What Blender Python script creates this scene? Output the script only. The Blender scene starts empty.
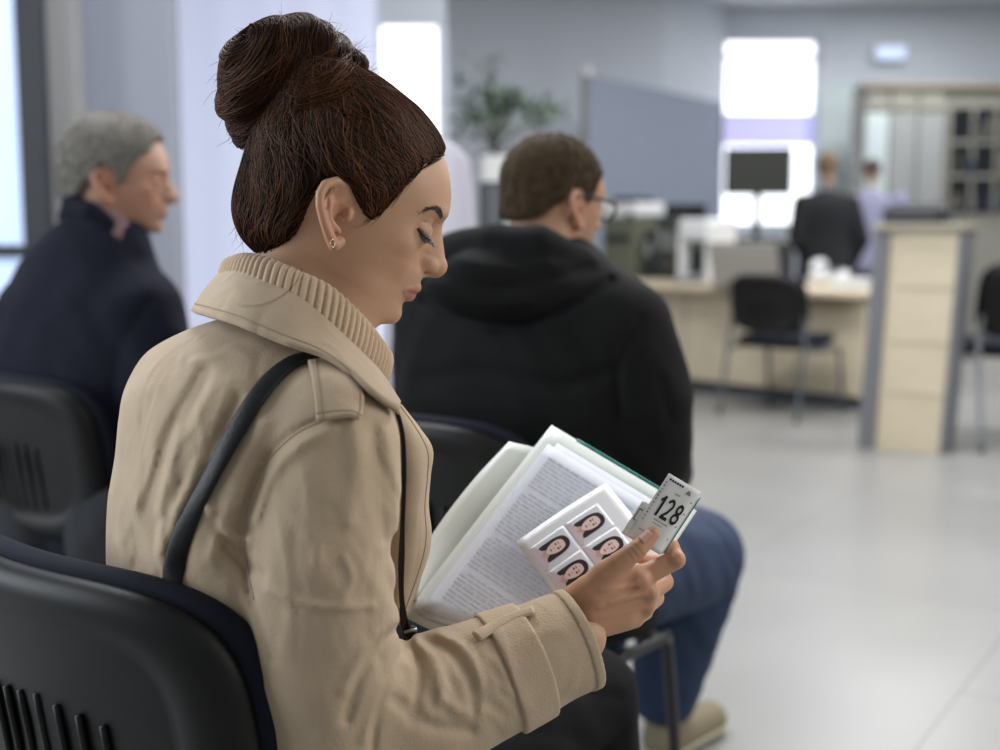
import bpy, math, random
import numpy as np
from mathutils import Vector, Matrix
random.seed(7); RNG = np.random.default_rng(7)
COL = bpy.context.scene.collection
FPX = 1250.0; CAMH = 1.15; PITCH = math.radians(6.8)
CF = np.array([0, math.cos(PITCH), -math.sin(PITCH)])
CU = np.array([0, math.sin(PITCH), math.cos(PITCH)])

def W(u, v, d):
    """point seen at pixel (u, v) at depth d"""
    p = d * (CF + (v * -1 + 375) / FPX * CU) + np.array([d * (u - 500) / FPX, 0, 0])
    p[2] += CAMH
    return p

def WH(u, v, h):
    """point seen at pixel (u, v) lying at height h"""
    r = CF + (375 - v) / FPX * CU + np.array([(u - 500) / FPX, 0, 0])
    t = (h - CAMH) / r[2]
    return np.array([0, 0, CAMH]) + t * r

class Frame:
    """world-aligned working frame measured in photo pixels at distance d0"""
    def __init__(self, d0):
        self.d0 = d0; self.s = d0 / FPX
    def pt(self, u, v, k=0.0):
        w = W(u, v, self.d0 * (1 + k / FPX))
        return np.array([w[0] / self.s, (w[2] - CAMH) / self.s, w[1] / self.s - FPX])
    def pts(self, L):
        return np.array([self.pt(*p) for p in L])
    def world(self, A):
        A = np.asarray(A, float)
        return np.stack([A[..., 0] * self.s, (A[..., 2] + FPX) * self.s, A[..., 1] * self.s + CAMH], -1)

# ---------------------------------------------------------------- materials
MATS = {}
def srgb(r, g, b):
    f = lambda c: ((c / 255 + 0.055) / 1.055) ** 2.4 if c > 10 else c / 255 / 12.92
    return (f(r), f(g), f(b))

def mat(name, col=(.5, .5, .5), rough=.6, metal=0.0, spec=.5, bump=0.0, bscale=50, var=0.0, vscale=6, attr=None,
        emit=None, estr=1.0, alpha=1.0, trans=0.0, sheen=0.0, sss=0.0, coord='Object', stretch=(1, 1, 1), coat=0.0, weave=0.0):
    if name in MATS: return MATS[name]
    m = bpy.data.materials.new(name); m.use_nodes = True
    nt = m.node_tree; N = nt.nodes; L = nt.links
    b = N['Principled BSDF']
    b.inputs['Base Color'].default_value = (*col, 1)
    b.inputs['Roughness'].default_value = rough
    b.inputs['Metallic'].default_value = metal
    b.inputs['Specular IOR Level'].default_value = spec
    b.inputs['Alpha'].default_value = alpha
    b.inputs['Transmission Weight'].default_value = trans
    b.inputs['Sheen Weight'].default_value = sheen
    b.inputs['Coat Weight'].default_value = coat
    if sss:
        b.inputs['Subsurface Weight'].default_value = sss
        b.inputs['Subsurface Radius'].default_value = (1, .35, .2)
        b.inputs['Subsurface Scale'].default_value = .006
    if emit:
        b.inputs['Emission Color'].default_value = (*emit, 1)
        b.inputs['Emission Strength'].default_value = estr
    tc = N.new('ShaderNodeTexCoord'); mp = N.new('ShaderNodeMapping')
    mp.inputs['Scale'].default_value = stretch
    L.new(tc.outputs[coord], mp.inputs['Vector'])
    src = None
    if attr:
        a = N.new('ShaderNodeAttribute'); a.attribute_name = attr; src = a.outputs['Color']
    if var:
        n = N.new('ShaderNodeTexNoise'); n.inputs['Scale'].default_value = vscale; n.inputs['Detail'].default_value = 5
        L.new(mp.outputs['Vector'], n.inputs['Vector'])
        mx = N.new('ShaderNodeMix'); mx.data_type = 'RGBA'; mx.blend_type = 'MULTIPLY'
        mx.inputs['Factor'].default_value = 1.0
        cr = N.new('ShaderNodeValToRGB')
        cr.color_ramp.elements[0].position = .3; cr.color_ramp.elements[1].position = .7
        lo = 1 - var; cr.color_ramp.elements[0].color = (lo, lo, lo, 1); cr.color_ramp.elements[1].color = (1, 1, 1, 1)
        L.new(n.outputs['Fac'], cr.inputs['Fac'])
        if src: L.new(src, mx.inputs['A'])
        else: mx.inputs['A'].default_value = (*col, 1)
        L.new(cr.outputs['Color'], mx.inputs['B'])
        src = mx.outputs['Result']
    if src: L.new(src, b.inputs['Base Color'])
    if bump or weave:
        bp = N.new('ShaderNodeBump'); bp.inputs['Strength'].default_value = bump or weave; bp.inputs['Distance'].default_value = .002
        n = N.new('ShaderNodeTexNoise'); n.inputs['Scale'].default_value = bscale; n.inputs['Detail'].default_value = 6
        L.new(mp.outputs['Vector'], n.inputs['Vector']); L.new(n.outputs['Fac'], bp.inputs['Height'])
        L.new(bp.outputs['Normal'], b.inputs['Normal'])
    MATS[name] = m
    return m

# ---------------------------------------------------------------- object helpers
def tag(o, label=None, cat=None, group=None, kind=None):
    if label: o['label'] = label
    if cat: o['category'] = cat
    if group: o['group'] = group
    if kind: o['kind'] = kind
    return o

def empty(name, loc=(0, 0, 0), rz=0.0, label=None, cat=None, group=None):
    o = bpy.data.objects.new(name, None); COL.objects.link(o)
    o.location = loc; o.rotation_euler = (0, 0, rz); o.empty_display_size = .05
    return tag(o, label, cat, group)

def meshobj(name, V, Fc, m=None, parent=None, smooth=True, label=None, local=False, cols=None, inv=None):
    """V in world space (or in the parent's space when local)"""
    me = bpy.data.meshes.new(name)
    V = np.asarray(V, float)
    if parent is not None and not local:
        M = np.array((inv if inv is not None else world_of(parent).inverted()))
        V = V @ M[:3, :3].T + M[:3, 3]
    if isinstance(Fc, np.ndarray) and Fc.ndim == 2:
        n = len(Fc); k = Fc.shape[1]
        me.vertices.add(len(V)); me.vertices.foreach_set('co', V.astype(np.float32).ravel())
        me.loops.add(n * k); me.loops.foreach_set('vertex_index', Fc.astype(np.int32).ravel())
        me.polygons.add(n); me.polygons.foreach_set('loop_start', np.arange(0, n * k, k, dtype=np.int32))
        me.update(calc_edges=True); me.validate()
    else:
        me.from_pydata([tuple(v) for v in V], [], [tuple(int(i) for i in f) for f in Fc]); me.update()
    if smooth: me.polygons.foreach_set('use_smooth', np.ones(len(me.polygons), bool))
    if cols is not None:
        a = me.color_attributes.new('Col', 'FLOAT_COLOR', 'POINT')
        c = np.ones((len(V), 4), np.float32); c[:, :3] = cols
        a.data.foreach_set('color', c.ravel())
    o = bpy.data.objects.new(name, me); COL.objects.link(o)
    if m: me.materials.append(m)
    if parent is not None: o.parent = parent
    if label: o['label'] = label
    return o

def world_of(o):
    M = Matrix.LocRotScale(o.location, o.rotation_euler, o.scale)
    return world_of(o.parent) @ M if o.parent else M

class MB:
    """collects shapes into one mesh"""
    def __init__(self): self.V = []; self.F = []; self.n = 0
    def add(self, V, F):
        V = np.asarray(V, float); self.V.append(V); self.F += [tuple(i + self.n for i in f) for f in F]; self.n += len(V); return self
    def box(self, c, size, rz=0.0, bev=0.0, rx=0.0, ry=0.0):
        x, y, z = [a / 2 for a in size]
        b = min(bev, x * .95, y * .95, z * .95)
        if b <= 0:
            P = np.array([(sx * x, sy * y, sz * z) for sx in (-1, 1) for sy in (-1, 1) for sz in (-1, 1)])
            Fs = [(0, 1, 3, 2), (4, 6, 7, 5), (0, 4, 5, 1), (2, 3, 7, 6), (0, 2, 6, 4), (1, 5, 7, 3)]
        else:
            P = []; 
            for sx in (-1, 1):
                for sy in (-1, 1):
                    for sz in (-1, 1):
                        P += [(sx * x, sy * (y - b), sz * (z - b)), (sx * (x - b), sy * y, sz * (z - b)), (sx * (x - b), sy * (y - b), sz * z)]
            P = np.array(P)
            ix = lambda i, j, k, a: ((i * 2 + j) * 2 + k) * 3 + a
            Fs = []
            Fs.append((ix(0,0,0,0), ix(0,0,1,0), ix(0,1,1,0), ix(0,1,0,0))); Fs.append((ix(1,0,0,0), ix(1,1,0,0), ix(1,1,1,0), ix(1,0,1,0)))
            Fs.append((ix(0,0,0,1), ix(1,0,0,1), ix(1,0,1,1), ix(0,0,1,1))); Fs.append((ix(0,1,0,1), ix(0,1,1,1), ix(1,1,1,1), ix(1,1,0,1)))
            Fs.append((ix(0,0,0,2), ix(0,1,0,2), ix(1,1,0,2), ix(1,0,0,2))); Fs.append((ix(0,0,1,2), ix(1,0,1,2), ix(1,1,1,2), ix(0,1,1,2)))
            for i in (0, 1):
                for j in (0, 1):
                    q = (ix(i,j,0,0), ix(i,j,0,1), ix(i,j,1,1), ix(i,j,1,0)); Fs.append(q if i == j else q[::-1])
                    q = (ix(i,0,j,0), ix(i,0,j,2), ix(i,1,j,2), ix(i,1,j,0)); Fs.append(q[::-1] if i == j else q)
                    q = (ix(0,i,j,1), ix(0,i,j,2), ix(1,i,j,2), ix(1,i,j,1)); Fs.append(q if i == j else q[::-1])
                    for k in (0, 1):
                        q = (ix(i,j,k,0), ix(i,j,k,1), ix(i,j,k,2)); Fs.append(q if (i + j + k) % 2 else q[::-1])
        R = np.array(Matrix.Rotation(rz, 3, 'Z') @ Matrix.Rotation(ry, 3, 'Y') @ Matrix.Rotation(rx, 3, 'X'))
        return self.add(P @ R.T + np.array(c), Fs)
    def tube(self, pts, r, n=10, cap=True, flat=None, closed=False):
        V, F = tube_geo(pts, r, n, cap, flat, closed); return self.add(V, F)
    def lathe(self, prof, c=(0, 0, 0), n=24, axis='Z'):
        prof = np.array(prof, float); V = []; F = []
        for r, z in prof:
            for i in range(n):
                a = 2 * math.pi * i / n; V.append((r * math.cos(a), r * math.sin(a), z))
        m = len(prof)
        for j in range(m - 1):
            for i in range(n):
                F.append((j * n + i, j * n + (i + 1) % n, (j + 1) * n + (i + 1) % n, (j + 1) * n + i))
        F.append(tuple(range(n))[::-1]); F.append(tuple((m - 1) * n + i for i in range(n)))
        V = np.array(V)
        if axis == 'Y': V = V[:, [0, 2, 1]] * np.array([1, -1, 1])
        if axis == 'X': V = V[:, [2, 1, 0]] * np.array([1, 1, -1])
        return self.add(V + np.array(c), F)
    def build(self, name, m, parent=None, local=True, smooth=False, label=None):
        o = meshobj(name, np.concatenate(self.V), self.F, m, parent, smooth, label, local)
        return o

def crom(P, n=8, closed=False):
    """Catmull-Rom resample"""
    P = np.asarray(P, float); k = len(P)
    if closed: Q = np.concatenate([P[-1:], P, P[:2]])
    else: Q = np.concatenate([2 * P[:1] - P[1:2], P, 2 * P[-1:] - P[-2:-1]])
    out = []
    segs = k if closed else k - 1
    for i in range(segs):
        p0, p1, p2, p3 = Q[i:i + 4]
        for t in np.arange(n) / n:
            out.append(.5 * (2 * p1 + (p2 - p0) * t + (2 * p0 - 5 * p1 + 4 * p2 - p3) * t * t + (3 * p1 - p0 - 3 * p2 + p3) * t ** 3))
    if not closed: out.append(P[-1])
    return np.array(out)

def tube_geo(pts, r, n=10, cap=True, flat=None, closed=False):
    """flat=(normal vector, thickness ratio): elliptical section, thin along the normal"""
    P = np.asarray(pts, float); m = len(P)
    r = np.broadcast_to(np.asarray(r, float), (m,))
    T = np.gradient(P, axis=0)
    if closed: T = np.roll(P, -1, 0) - np.roll(P, 1, 0)
    T /= np.linalg.norm(T, axis=1)[:, None] + 1e-12
    V = []; ref = np.array(flat[0], float) if flat else None
    a = np.cross(T[0], [0.3, 0.2, 0.9]); a /= np.linalg.norm(a) + 1e-12
    for i in range(m):
        if flat is not None:
            rr = ref[i] if ref.ndim == 2 else ref
            nn = rr - T[i] * np.dot(rr, T[i]); nn /= np.linalg.norm(nn) + 1e-12
            bb = np.cross(T[i], nn); k = flat[1]
        else:
            a = a - T[i] * np.dot(a, T[i]); a /= np.linalg.norm(a) + 1e-12
            nn = a; bb = np.cross(T[i], a); k = 1
        for j in range(n):
            t = 2 * math.pi * j / n
            V.append(P[i] + r[i] * (math.cos(t) * bb + k * math.sin(t) * nn))
    F = []
    for i in range(m if closed else m - 1):
        i2 = (i + 1) % m
        for j in range(n):
            F.append((i * n + j, i * n + (j + 1) % n, i2 * n + (j + 1) % n, i2 * n + j))
    if cap and not closed:
        F.append(tuple(range(n))[::-1]); F.append(tuple((m - 1) * n + j for j in range(n)))
    return np.array(V), F

def sheet_geo(G, up=(4, 4), thick=1.0):
    """G: rows x cols x 3 control net -> smooth sheet with real thickness"""
    G = np.asarray(G, float)
    A = np.stack([crom(G[:, j], up[0]) for j in range(G.shape[1])], 1)
    A = np.stack([crom(A[i], up[1]) for i in range(A.shape[0])], 0)
    du = np.gradient(A, axis=0); dv = np.gradient(A, axis=1)
    N = np.cross(du, dv); N /= np.linalg.norm(N, axis=2)[..., None] + 1e-9
    R, C = A.shape[:2]
    V = np.concatenate([(A + N * thick / 2).reshape(-1, 3), (A - N * thick / 2).reshape(-1, 3)])
    F = []; o = R * C
    for i in range(R - 1):
        for j in range(C - 1):
            a, b, c, d = i * C + j, i * C + j + 1, (i + 1) * C + j + 1, (i + 1) * C + j
            F.append((a, d, c, b)); F.append((a + o, b + o, c + o, d + o))
    for i in range(R - 1):
        a, d = i * C, (i + 1) * C; F.append((a, a + o, d + o, d))
        a, d = i * C + C - 1, (i + 1) * C + C - 1; F.append((a, d, d + o, a + o))
    for j in range(C - 1):
        a, b = j, j + 1; F.append((a, b, b + o, a + o))
        a, b = (R - 1) * C + j, (R - 1) * C + j + 1; F.append((a, a + o, b + o, b))
    return V, F

# ---------------------------------------------------------------- implicit surfaces
def L2(a): return np.sqrt((a * a).sum(-1))
def smin(a, b, k):
    h = np.clip(.5 + .5 * (b - a) / k, 0, 1); return b + (a - b) * h - k * h * (1 - h)
def smax(a, b, k): return -smin(-a, -b, k)
def cone(P, a, b, ra, rb):
    a = np.asarray(a, np.float32); b = np.asarray(b, np.float32); ba = b - a
    h = np.clip(((P - a) @ ba) / (ba @ ba), 0, 1)
    return L2(P - a - h[:, None] * ba) - (ra + (rb - ra) * h)
def chain(P, pts, rs, k=0):
    f = None
    for i in range(len(pts) - 1):
        g = cone(P, pts[i], pts[i + 1], rs[i], rs[i + 1])
        f = g if f is None else (smin(f, g, k) if k else np.minimum(f, g))
    return f
def ell(P, c, r, R=None):
    q = P - np.asarray(c, np.float32)
    if R is not None: q = q @ np.asarray(R, np.float32).T
    r = np.asarray(r, np.float32)
    k0 = L2(q / r); k1 = L2(q / (r * r)); return k0 * (k0 - 1) / (k1 + 1e-6)
def ball(P, c, r): return L2(P - np.asarray(c, np.float32)) - r

def eval_grid(fn, lo, hi, vox):
    lo = np.asarray(lo, float); hi = np.asarray(hi, float)
    S = 4
    n = (np.ceil((hi - lo) / vox / S).astype(int) + 1) * S
    nc = n // S
    ax = [lo[i] + (np.arange(nc[i]) * S + (S - 1) / 2) * vox for i in range(3)]
    C = np.stack(np.meshgrid(*ax, indexing='ij'), -1).reshape(-1, 3).astype(np.float32)
    Fc = np.concatenate([fn(C[i:i + 400000]) for i in range(0, len(C), 400000)]).reshape(nc)
    near = np.abs(Fc) < vox * S * 2.2
    F = np.repeat(np.repeat(np.repeat(Fc, S, 0), S, 1), S, 2).astype(np.float32)
    B = np.argwhere(near) * S
    off = np.stack(np.meshgrid(*[np.arange(S)] * 3, indexing='ij'), -1).reshape(-1, 3)
    I = (B[:, None] + off[None]).reshape(-1, 3)
    for i in range(0, len(I), 400000):
        J = I[i:i + 400000]
        F[J[:, 0], J[:, 1], J[:, 2]] = fn((lo + J * vox).astype(np.float32))
    return F, lo

def snets(F, lo, vox):
    S = F < 0
    c = sum(S[a:S.shape[0] - 1 + a, b:S.shape[1] - 1 + b, d:S.shape[2] - 1 + d].astype(np.int8) for a in (0, 1) for b in (0, 1) for d in (0, 1))
    act = (c > 0) & (c < 8)
    idx = -np.ones(act.shape, np.int64); A = np.argwhere(act); idx[act] = np.arange(len(A))
    corner = [(a, b, d) for a in (0, 1) for b in (0, 1) for d in (0, 1)]
    vals = np.stack([F[A[:, 0] + a, A[:, 1] + b, A[:, 2] + d] for a, b, d in corner], 1)
    pos = np.zeros((len(A), 3)); cnt = np.zeros(len(A))
    for i in range(8):
        for j in range(i + 1, 8):
            if sum(abs(x - y) for x, y in zip(corner[i], corner[j])) != 1: continue
            va, vb = vals[:, i], vals[:, j]; m = (va < 0) != (vb < 0)
            t = np.where(m, va / np.where(m, va - vb, 1), 0)
            p = np.array(corner[i]) + t[:, None] * (np.array(corner[j]) - np.array(corner[i]))
            pos += np.where(m[:, None], p, 0); cnt += m
    V = lo + (A + pos / cnt[:, None]) * vox
    Q = []
    for axn in range(3):
        o = [q for q in range(3) if q != axn]
        sl0 = [slice(1, -1)] * 3; sl1 = [slice(1, -1)] * 3
        sl0[axn] = slice(0, -1); sl1[axn] = slice(1, None)
        d = S[tuple(sl0)] != S[tuple(sl1)]
        E = np.argwhere(d); 
        if not len(E): continue
        base = E.copy(); base[:, o[0]] += 1; base[:, o[1]] += 1
        def ci(da, db):
            q = base.copy(); q[:, o[0]] += da; q[:, o[1]] += db; return idx[q[:, 0], q[:, 1], q[:, 2]]
        quad = np.stack([ci(-1, -1), ci(0, -1), ci(0, 0), ci(-1, 0)], 1)
        s0 = S[tuple(sl0)][d]
        if axn == 1: s0 = ~s0
        quad[~s0] = quad[~s0][:, ::-1]
        Q.append(quad)
    return V, np.concatenate(Q)

def orient(V, Q):
    a, b, c, d = (V[Q[:, i]] for i in range(4))
    vol = (np.einsum('ij,ij->i', a, np.cross(b, c)) + np.einsum('ij,ij->i', a, np.cross(c, d))).sum()
    return Q if vol > 0 else Q[:, ::-1]

def sdf_mesh(fn, lo, hi, vox, smooth=1):
    F, l = eval_grid(fn, lo, hi, vox)
    V, Q = snets(F, l, vox)
    for _ in range(smooth):
        acc = np.zeros_like(V); n = np.zeros(len(V))
        for i in range(4):
            for j in ((i + 1) % 4, (i - 1) % 4):
                np.add.at(acc, Q[:, i], V[Q[:, j]]); np.add.at(n, Q[:, i], 1)
        V = V * .5 + .5 * acc / np.maximum(n, 1)[:, None]
    return V, Q

def grad(fn, P, e=1.0):
    P = np.asarray(P, np.float32); g = np.zeros(P.shape)
    for i in range(3):
        d = np.zeros(3, np.float32); d[i] = e; g[:, i] = (fn(P + d) - fn(P - d)) / (2 * e)
    return g / (L2(g)[:, None] + 1e-9)

def project(fn, P, it=3, off=0.0):
    P = np.asarray(P, np.float32).copy()
    for _ in range(it): P = (P - (fn(P) - off)[:, None] * grad(fn, P)).astype(np.float32)
    return P

def strands_geo(lines, r0, r1=.25, n=3):
    """many thin tapered hairs; lines: list of (m,3)"""
    Vs = []; Fs = []; o = 0; owner = []
    for q, (P, r) in enumerate(zip(lines, r0)):
        m = len(P); t = np.linspace(0, 1, m); rad = r * (1 - (1 - r1) * t ** 2) * np.minimum(1, .5 + t * 4)
        T = np.gradient(P, axis=0); T /= np.linalg.norm(T, axis=1)[:, None] + 1e-9
        a = np.cross(T, np.array([.31, .22, .92])); a /= np.linalg.norm(a, axis=1)[:, None] + 1e-9
        b = np.cross(T, a)
        an = np.arange(n) * 2 * math.pi / n
        V = P[:, None] + rad[:, None, None] * (np.cos(an)[None, :, None] * a[:, None] + np.sin(an)[None, :, None] * b[:, None])
        Vs.append(V.reshape(-1, 3))
        i = np.arange(m - 1)[:, None] * n; j = np.arange(n)[None]; j2 = (np.arange(n)[None] + 1) % n
        Fs.append(np.stack([i + j, i + j2, i + n + j2, i + n + j], -1).reshape(-1, 4) + o); o += m * n
        owner.append(np.full(m * n, q))
    return np.concatenate(Vs), np.concatenate(Fs), np.concatenate(owner)
# ================================================================ materials of the place
M_floor = None
def floor_material():
    m = bpy.data.materials.new('floor_tiles'); m.use_nodes = True
    nt = m.node_tree; N = nt.nodes; L = nt.links; b = N['Principled BSDF']
    tc = N.new('ShaderNodeTexCoord'); mp = N.new('ShaderNodeMapping')
    mp.inputs['Rotation'].default_value = (0, 0, math.radians(-57)); mp.inputs['Location'].default_value = (.62, .28, 0)
    L.new(tc.outputs['Object'], mp.inputs['Vector'])
    br = N.new('ShaderNodeTexBrick'); br.offset = .5
    br.inputs['Scale'].default_value = 1.0; br.inputs['Brick Width'].default_value = 1.5; br.inputs['Row Height'].default_value = .95
    br.inputs['Mortar Size'].default_value = .004; br.inputs['Mortar Smooth'].default_value = .3
    br.inputs['Color1'].default_value = (*srgb(152, 151, 147), 1); br.inputs['Color2'].default_value = (*srgb(143, 142, 140), 1)
    br.inputs['Mortar'].default_value = (*srgb(120, 121, 120), 1)
    L.new(mp.outputs['Vector'], br.inputs['Vector'])
    n = N.new('ShaderNodeTexNoise'); n.inputs['Scale'].default_value = 1.3; n.inputs['Detail'].default_value = 6
    L.new(tc.outputs['Object'], n.inputs['Vector'])
    mx = N.new('ShaderNodeMix'); mx.data_type = 'RGBA'; mx.blend_type = 'MULTIPLY'; mx.inputs['Factor'].default_value = .25
    L.new(br.outputs['Color'], mx.inputs['A']); L.new(n.outputs['Fac'], mx.inputs['B']); L.new(mx.outputs['Result'], b.inputs['Base Color'])
    b.inputs['Roughness'].default_value = .32; b.inputs['Specular IOR Level'].default_value = .35
    return m

M_wall = mat('wall_paint', srgb(210, 215, 222), .8, var=.05, vscale=2)
M_column = mat('shaded_column_paint', srgb(142, 145, 156), .8, var=.05, vscale=2)  # darker tone stands in for the shade on the column
M_greywall = mat('grey_panel', srgb(140, 140, 138), .7, var=.06, vscale=4)
M_frame = mat('black_frame', srgb(34, 37, 42), .45)
M_ceil = mat('ceiling_paint', srgb(225, 226, 228), .9)
M_blind = mat('glowing_white_blind', srgb(204, 208, 228), .9, emit=(.74, .79, 1.0), estr=.34)  # glow in the fabric stands in for daylight behind it
M_pane = mat('daylight_pane', (.9, .93, 1), .3, emit=(.93, .96, 1.0), estr=1.7)
M_bluepane = mat('blue_daylight_pane', (.5, .6, .8), .2, emit=(.42, .60, 1.0), estr=.50)
M_lilac = mat('glowing_lilac_blind', srgb(205, 203, 235), .8, emit=(.55, .52, .95), estr=.42)  # emission put in as if window light came through the cloth
M_oak = mat('birch_laminate', srgb(212, 199, 172), .5, var=.12, vscale=3, stretch=(1, 1, 9))
M_oaktop = mat('birch_worktop', srgb(214, 199, 170), .42, var=.08, vscale=4)
M_greytrim = mat('grey_trim', srgb(112, 113, 116), .5)
M_kick = mat('dark_kickboard', srgb(82, 84, 88), .6)
M_cab = mat('cabinet_front', srgb(154, 156, 154), .5, var=.05, vscale=3)
M_cabframe = mat('cabinet_frame', srgb(142, 140, 130), .6)
M_dark = mat('dark_plastic', srgb(34, 36, 38), .45)
M_darkglass = mat('dark_glass', srgb(24, 27, 30), .12)
M_white = mat('white_plastic', srgb(226, 227, 226), .45)
M_screen_panel = mat('grey_partition_fabric', srgb(138, 146, 162), .85, var=.05, vscale=5)
M_alu = mat('brushed_aluminium', srgb(170, 172, 170), .35, metal=.7)
M_palegreen = mat('pale_wall_panel', srgb(196, 208, 208), .6)

# ================================================================ the setting
def wall_poly(name, pts, z0, z1, m, thick=.12, kind='structure'):
    """a wall standing on the floor line pts (x, y), thickness away from the camera"""
    mb = MB(); P = [np.array(p, float) for p in pts]
    V = []; F = []
    n = len(P)
    for p in P: V += [(p[0], p[1], z0), (p[0], p[1], z1)]
    offs = []
    for i, p in enumerate(P):
        a = P[max(i - 1, 0)]; b = P[min(i + 1, n - 1)]; t = (b - a) / np.linalg.norm(b - a)
        q = p + thick * np.array([-t[1], t[0]]); V += [(q[0], q[1], z0), (q[0], q[1], z1)]
    for i in range(n - 1):
        a = 2 * i; o = 2 * n
        F += [(a, a + 2, a + 3, a + 1), (a + o, a + o + 1, a + o + 3, a + o + 2), (a + 1, a + 3, a + o + 3, a + o + 1), (a, a + o, a + o + 2, a + 2)]
    F += [(0, 1, 2 * n + 1, 2 * n), (2 * n - 2, 4 * n - 2, 4 * n - 1, 2 * n - 1)]
    mb.add(V, F); o = mb.build(name, m); o['kind'] = kind
    return o

def xz(u, d): return (d * (u - 500) / FPX, d / math.cos(PITCH) * 1.0)
CEIL = 3.55
fl = MB(); fl.box((2, 7, -.05), (22, 26, .1)); o = fl.build('floor', floor_material()); o['kind'] = 'structure'
ce = MB(); ce.box((2.6, 9.2, CEIL + .05), (17, 14, .1)); o = ce.build('ceiling', M_ceil); o['kind'] = 'structure'

def quad_panel(p0, p1, z0, z1, thick=.04):
    """box standing between floor points p0 and p1"""
    p0 = np.array(p0); p1 = np.array(p1); c = (p0 + p1) / 2; L = np.linalg.norm(p1 - p0); a = math.atan2(p1[1] - p0[1], p1[0] - p0[0])
    return (c[0], c[1], (z0 + z1) / 2), (L, thick, z1 - z0), a

# glazed door at far left: black frame, blue daylight pane
c, s, a = quad_panel(xz(-260, 5.0), xz(24, 5.0), .04, 2.75, .02)
d1 = MB().box(((xz(-260,5)[0] + xz(38,5)[0]) / 2, xz(0,5.0)[1] + .0, 2.80), (1.3, .08, .10)); 
xl, yl = xz(37, 5.0)
d1.box((xl + .008, yl, 1.42), (.095, .09, 2.84), bev=.006); d1.box((xz(-262,5)[0], yl, 1.42), (.1, .09, 2.84)); d1.box(((xz(-262,5)[0] + xl) / 2, yl, .06), (1.2, .07, .12))
d1.box(((xz(-262,5)[0] + xl) / 2, yl, 1.05), (1.2, .06, .05))
d1o = d1.build('door_1', M_frame); d1o['kind'] = 'structure'
pn = MB().box(c, s, a); pn.build('glass_pane', M_bluepane, d1o, local=False)
wall_poly('wall_left', [xz(48, 5.12), xz(82, 5.12)], 0, CEIL, M_greywall, .1)
wall_poly('wall_entrance', [xz(-330, 5.0), xz(40, 5.0)], 2.86, CEIL, M_greywall, .1)
# column
colm = MB(); x0, y0 = xz(79, 5.4); x1, _ = xz(178, 5.4); colm.box(((x0 + x1) / 2, y0 + .06, CEIL / 2), (x1 - x0, .12, CEIL), bev=.01)
o = colm.build('trim_column', M_column); o['kind'] = 'structure'
# bright window wall behind the woman: white blind with the bare pane beside it
xa, yw = xz(150, 8.0); xb, _ = xz(378, 8.0); xc, _ = xz(447, 8.0)
w1 = MB(); w1.box(((xa + xc) / 2, yw + .10, .04), (xc - xa, .1, .08)); w1.box(((xb + xc) / 2, yw + .1, 2.98), (xc - xb, .1, 1.14)); w1.box((xb, yw + .1, 1.5), (.05, .08, 3.0))
w1.box((xc - .03, yw + .1, 1.5), (.06, .08, 3.0))
w1o = w1.build('window_1', M_wall); w1o['kind'] = 'structure'
MB().box(((xb + xc) / 2, yw + .12, 1.22), (xc - xb, .02, 2.38)).build('window_pane', M_pane, w1o, local=False)
bl = empty('roller_blind', ((xa + xb) / 2, yw + .02, .1), 0, 'white roller blind drawn down over the tall window behind the seated woman', 'blind')
Vb = []; Fb = []
nb = 60
for i in range(nb + 1):
    x = -(xb - xa) / 2 + (xb - xa) * i / nb
    yb = .004 * math.sin(i * .55)
    Vb += [(x, yb, 0), (x, yb, 3.0), (x, yb + .004, 0), (x, yb + .004, 3.0)]
for i in range(nb):
    q = 4 * i; Fb += [(q, q + 4, q + 5, q + 1), (q + 2, q + 3, q + 7, q + 6), (q + 1, q + 5, q + 7, q + 3), (q, q + 2, q + 6, q + 4)]
MB().add(Vb, Fb).build('fabric', M_blind, bl)
MB().tube([(-(xb - xa) / 2, 0, 3.03), ((xb - xa) / 2, 0, 3.03)], .035, 12).build('roller', M_white, bl)
MB().box((0, 0, -.012), (xb - xa, .018, .03), bev=.004).build('bottom_rail', M_white, bl)
wall_poly('wall_window_side', [xz(60, 8.25), xz(150, 8.25)], 0, CEIL, M_wall)
# light grey wall block with its receding right-hand face
wall_poly('wall_centre', [xz(440, 11.6), xz(662, 12.9), xz(722, 13.95)], 0, CEIL, M_wall)
# back wall with window_2
yb_ = xz(0, 14.0)[1]
bx = lambda u, d=14.0: d * (u - 500) / FPX
hz = lambda v, d=14.0: W(0, v, d)[2]
wx0, wx1 = bx(714), bx(815); wz0, wz1 = hz(228), hz(40)
def backwall(name, x0, x1, z0, z1, m=M_wall, y=yb_):
    o = MB().box(((x0 + x1) / 2, y + .08, (z0 + z1) / 2), (x1 - x0, .16, z1 - z0)).build(name, m); o['kind'] = 'structure'; return o
backwall('wall_back', wx1, 9.5, 0, CEIL)
backwall('wall_back_above', bx(700), wx1, wz1, CEIL)
backwall('wall_back_below', bx(700), wx1, 0, wz0)
w2 = MB()
w2.box((wx0 + .02, yb_ + .05, (wz0 + wz1) / 2), (.06, .08, wz1 - wz0)); w2.box((wx1 - .02, yb_ + .05, (wz0 + wz1) / 2), (.06, .08, wz1 - wz0))
w2.box(((wx0 + wx1) / 2, yb_ + .05, wz1 - .02), (wx1 - wx0, .08, .06)); w2.box(((wx0 + wx1) / 2, yb_ + .05, wz0 + .02), (wx1 - wx0, .08, .06))
w2.box(((wx0 + wx1) / 2, yb_ + .05, hz(60)), (wx1 - wx0, .08, .045))
w2o = w2.build('window_2', M_wall); w2o['kind'] = 'structure'
MB().box(((wx0 + wx1) / 2, yb_ + .09, (wz0 + wz1) / 2), (wx1 - wx0, .02, wz1 - wz0)).build('window_pane', M_pane, w2o, local=False)
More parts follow.
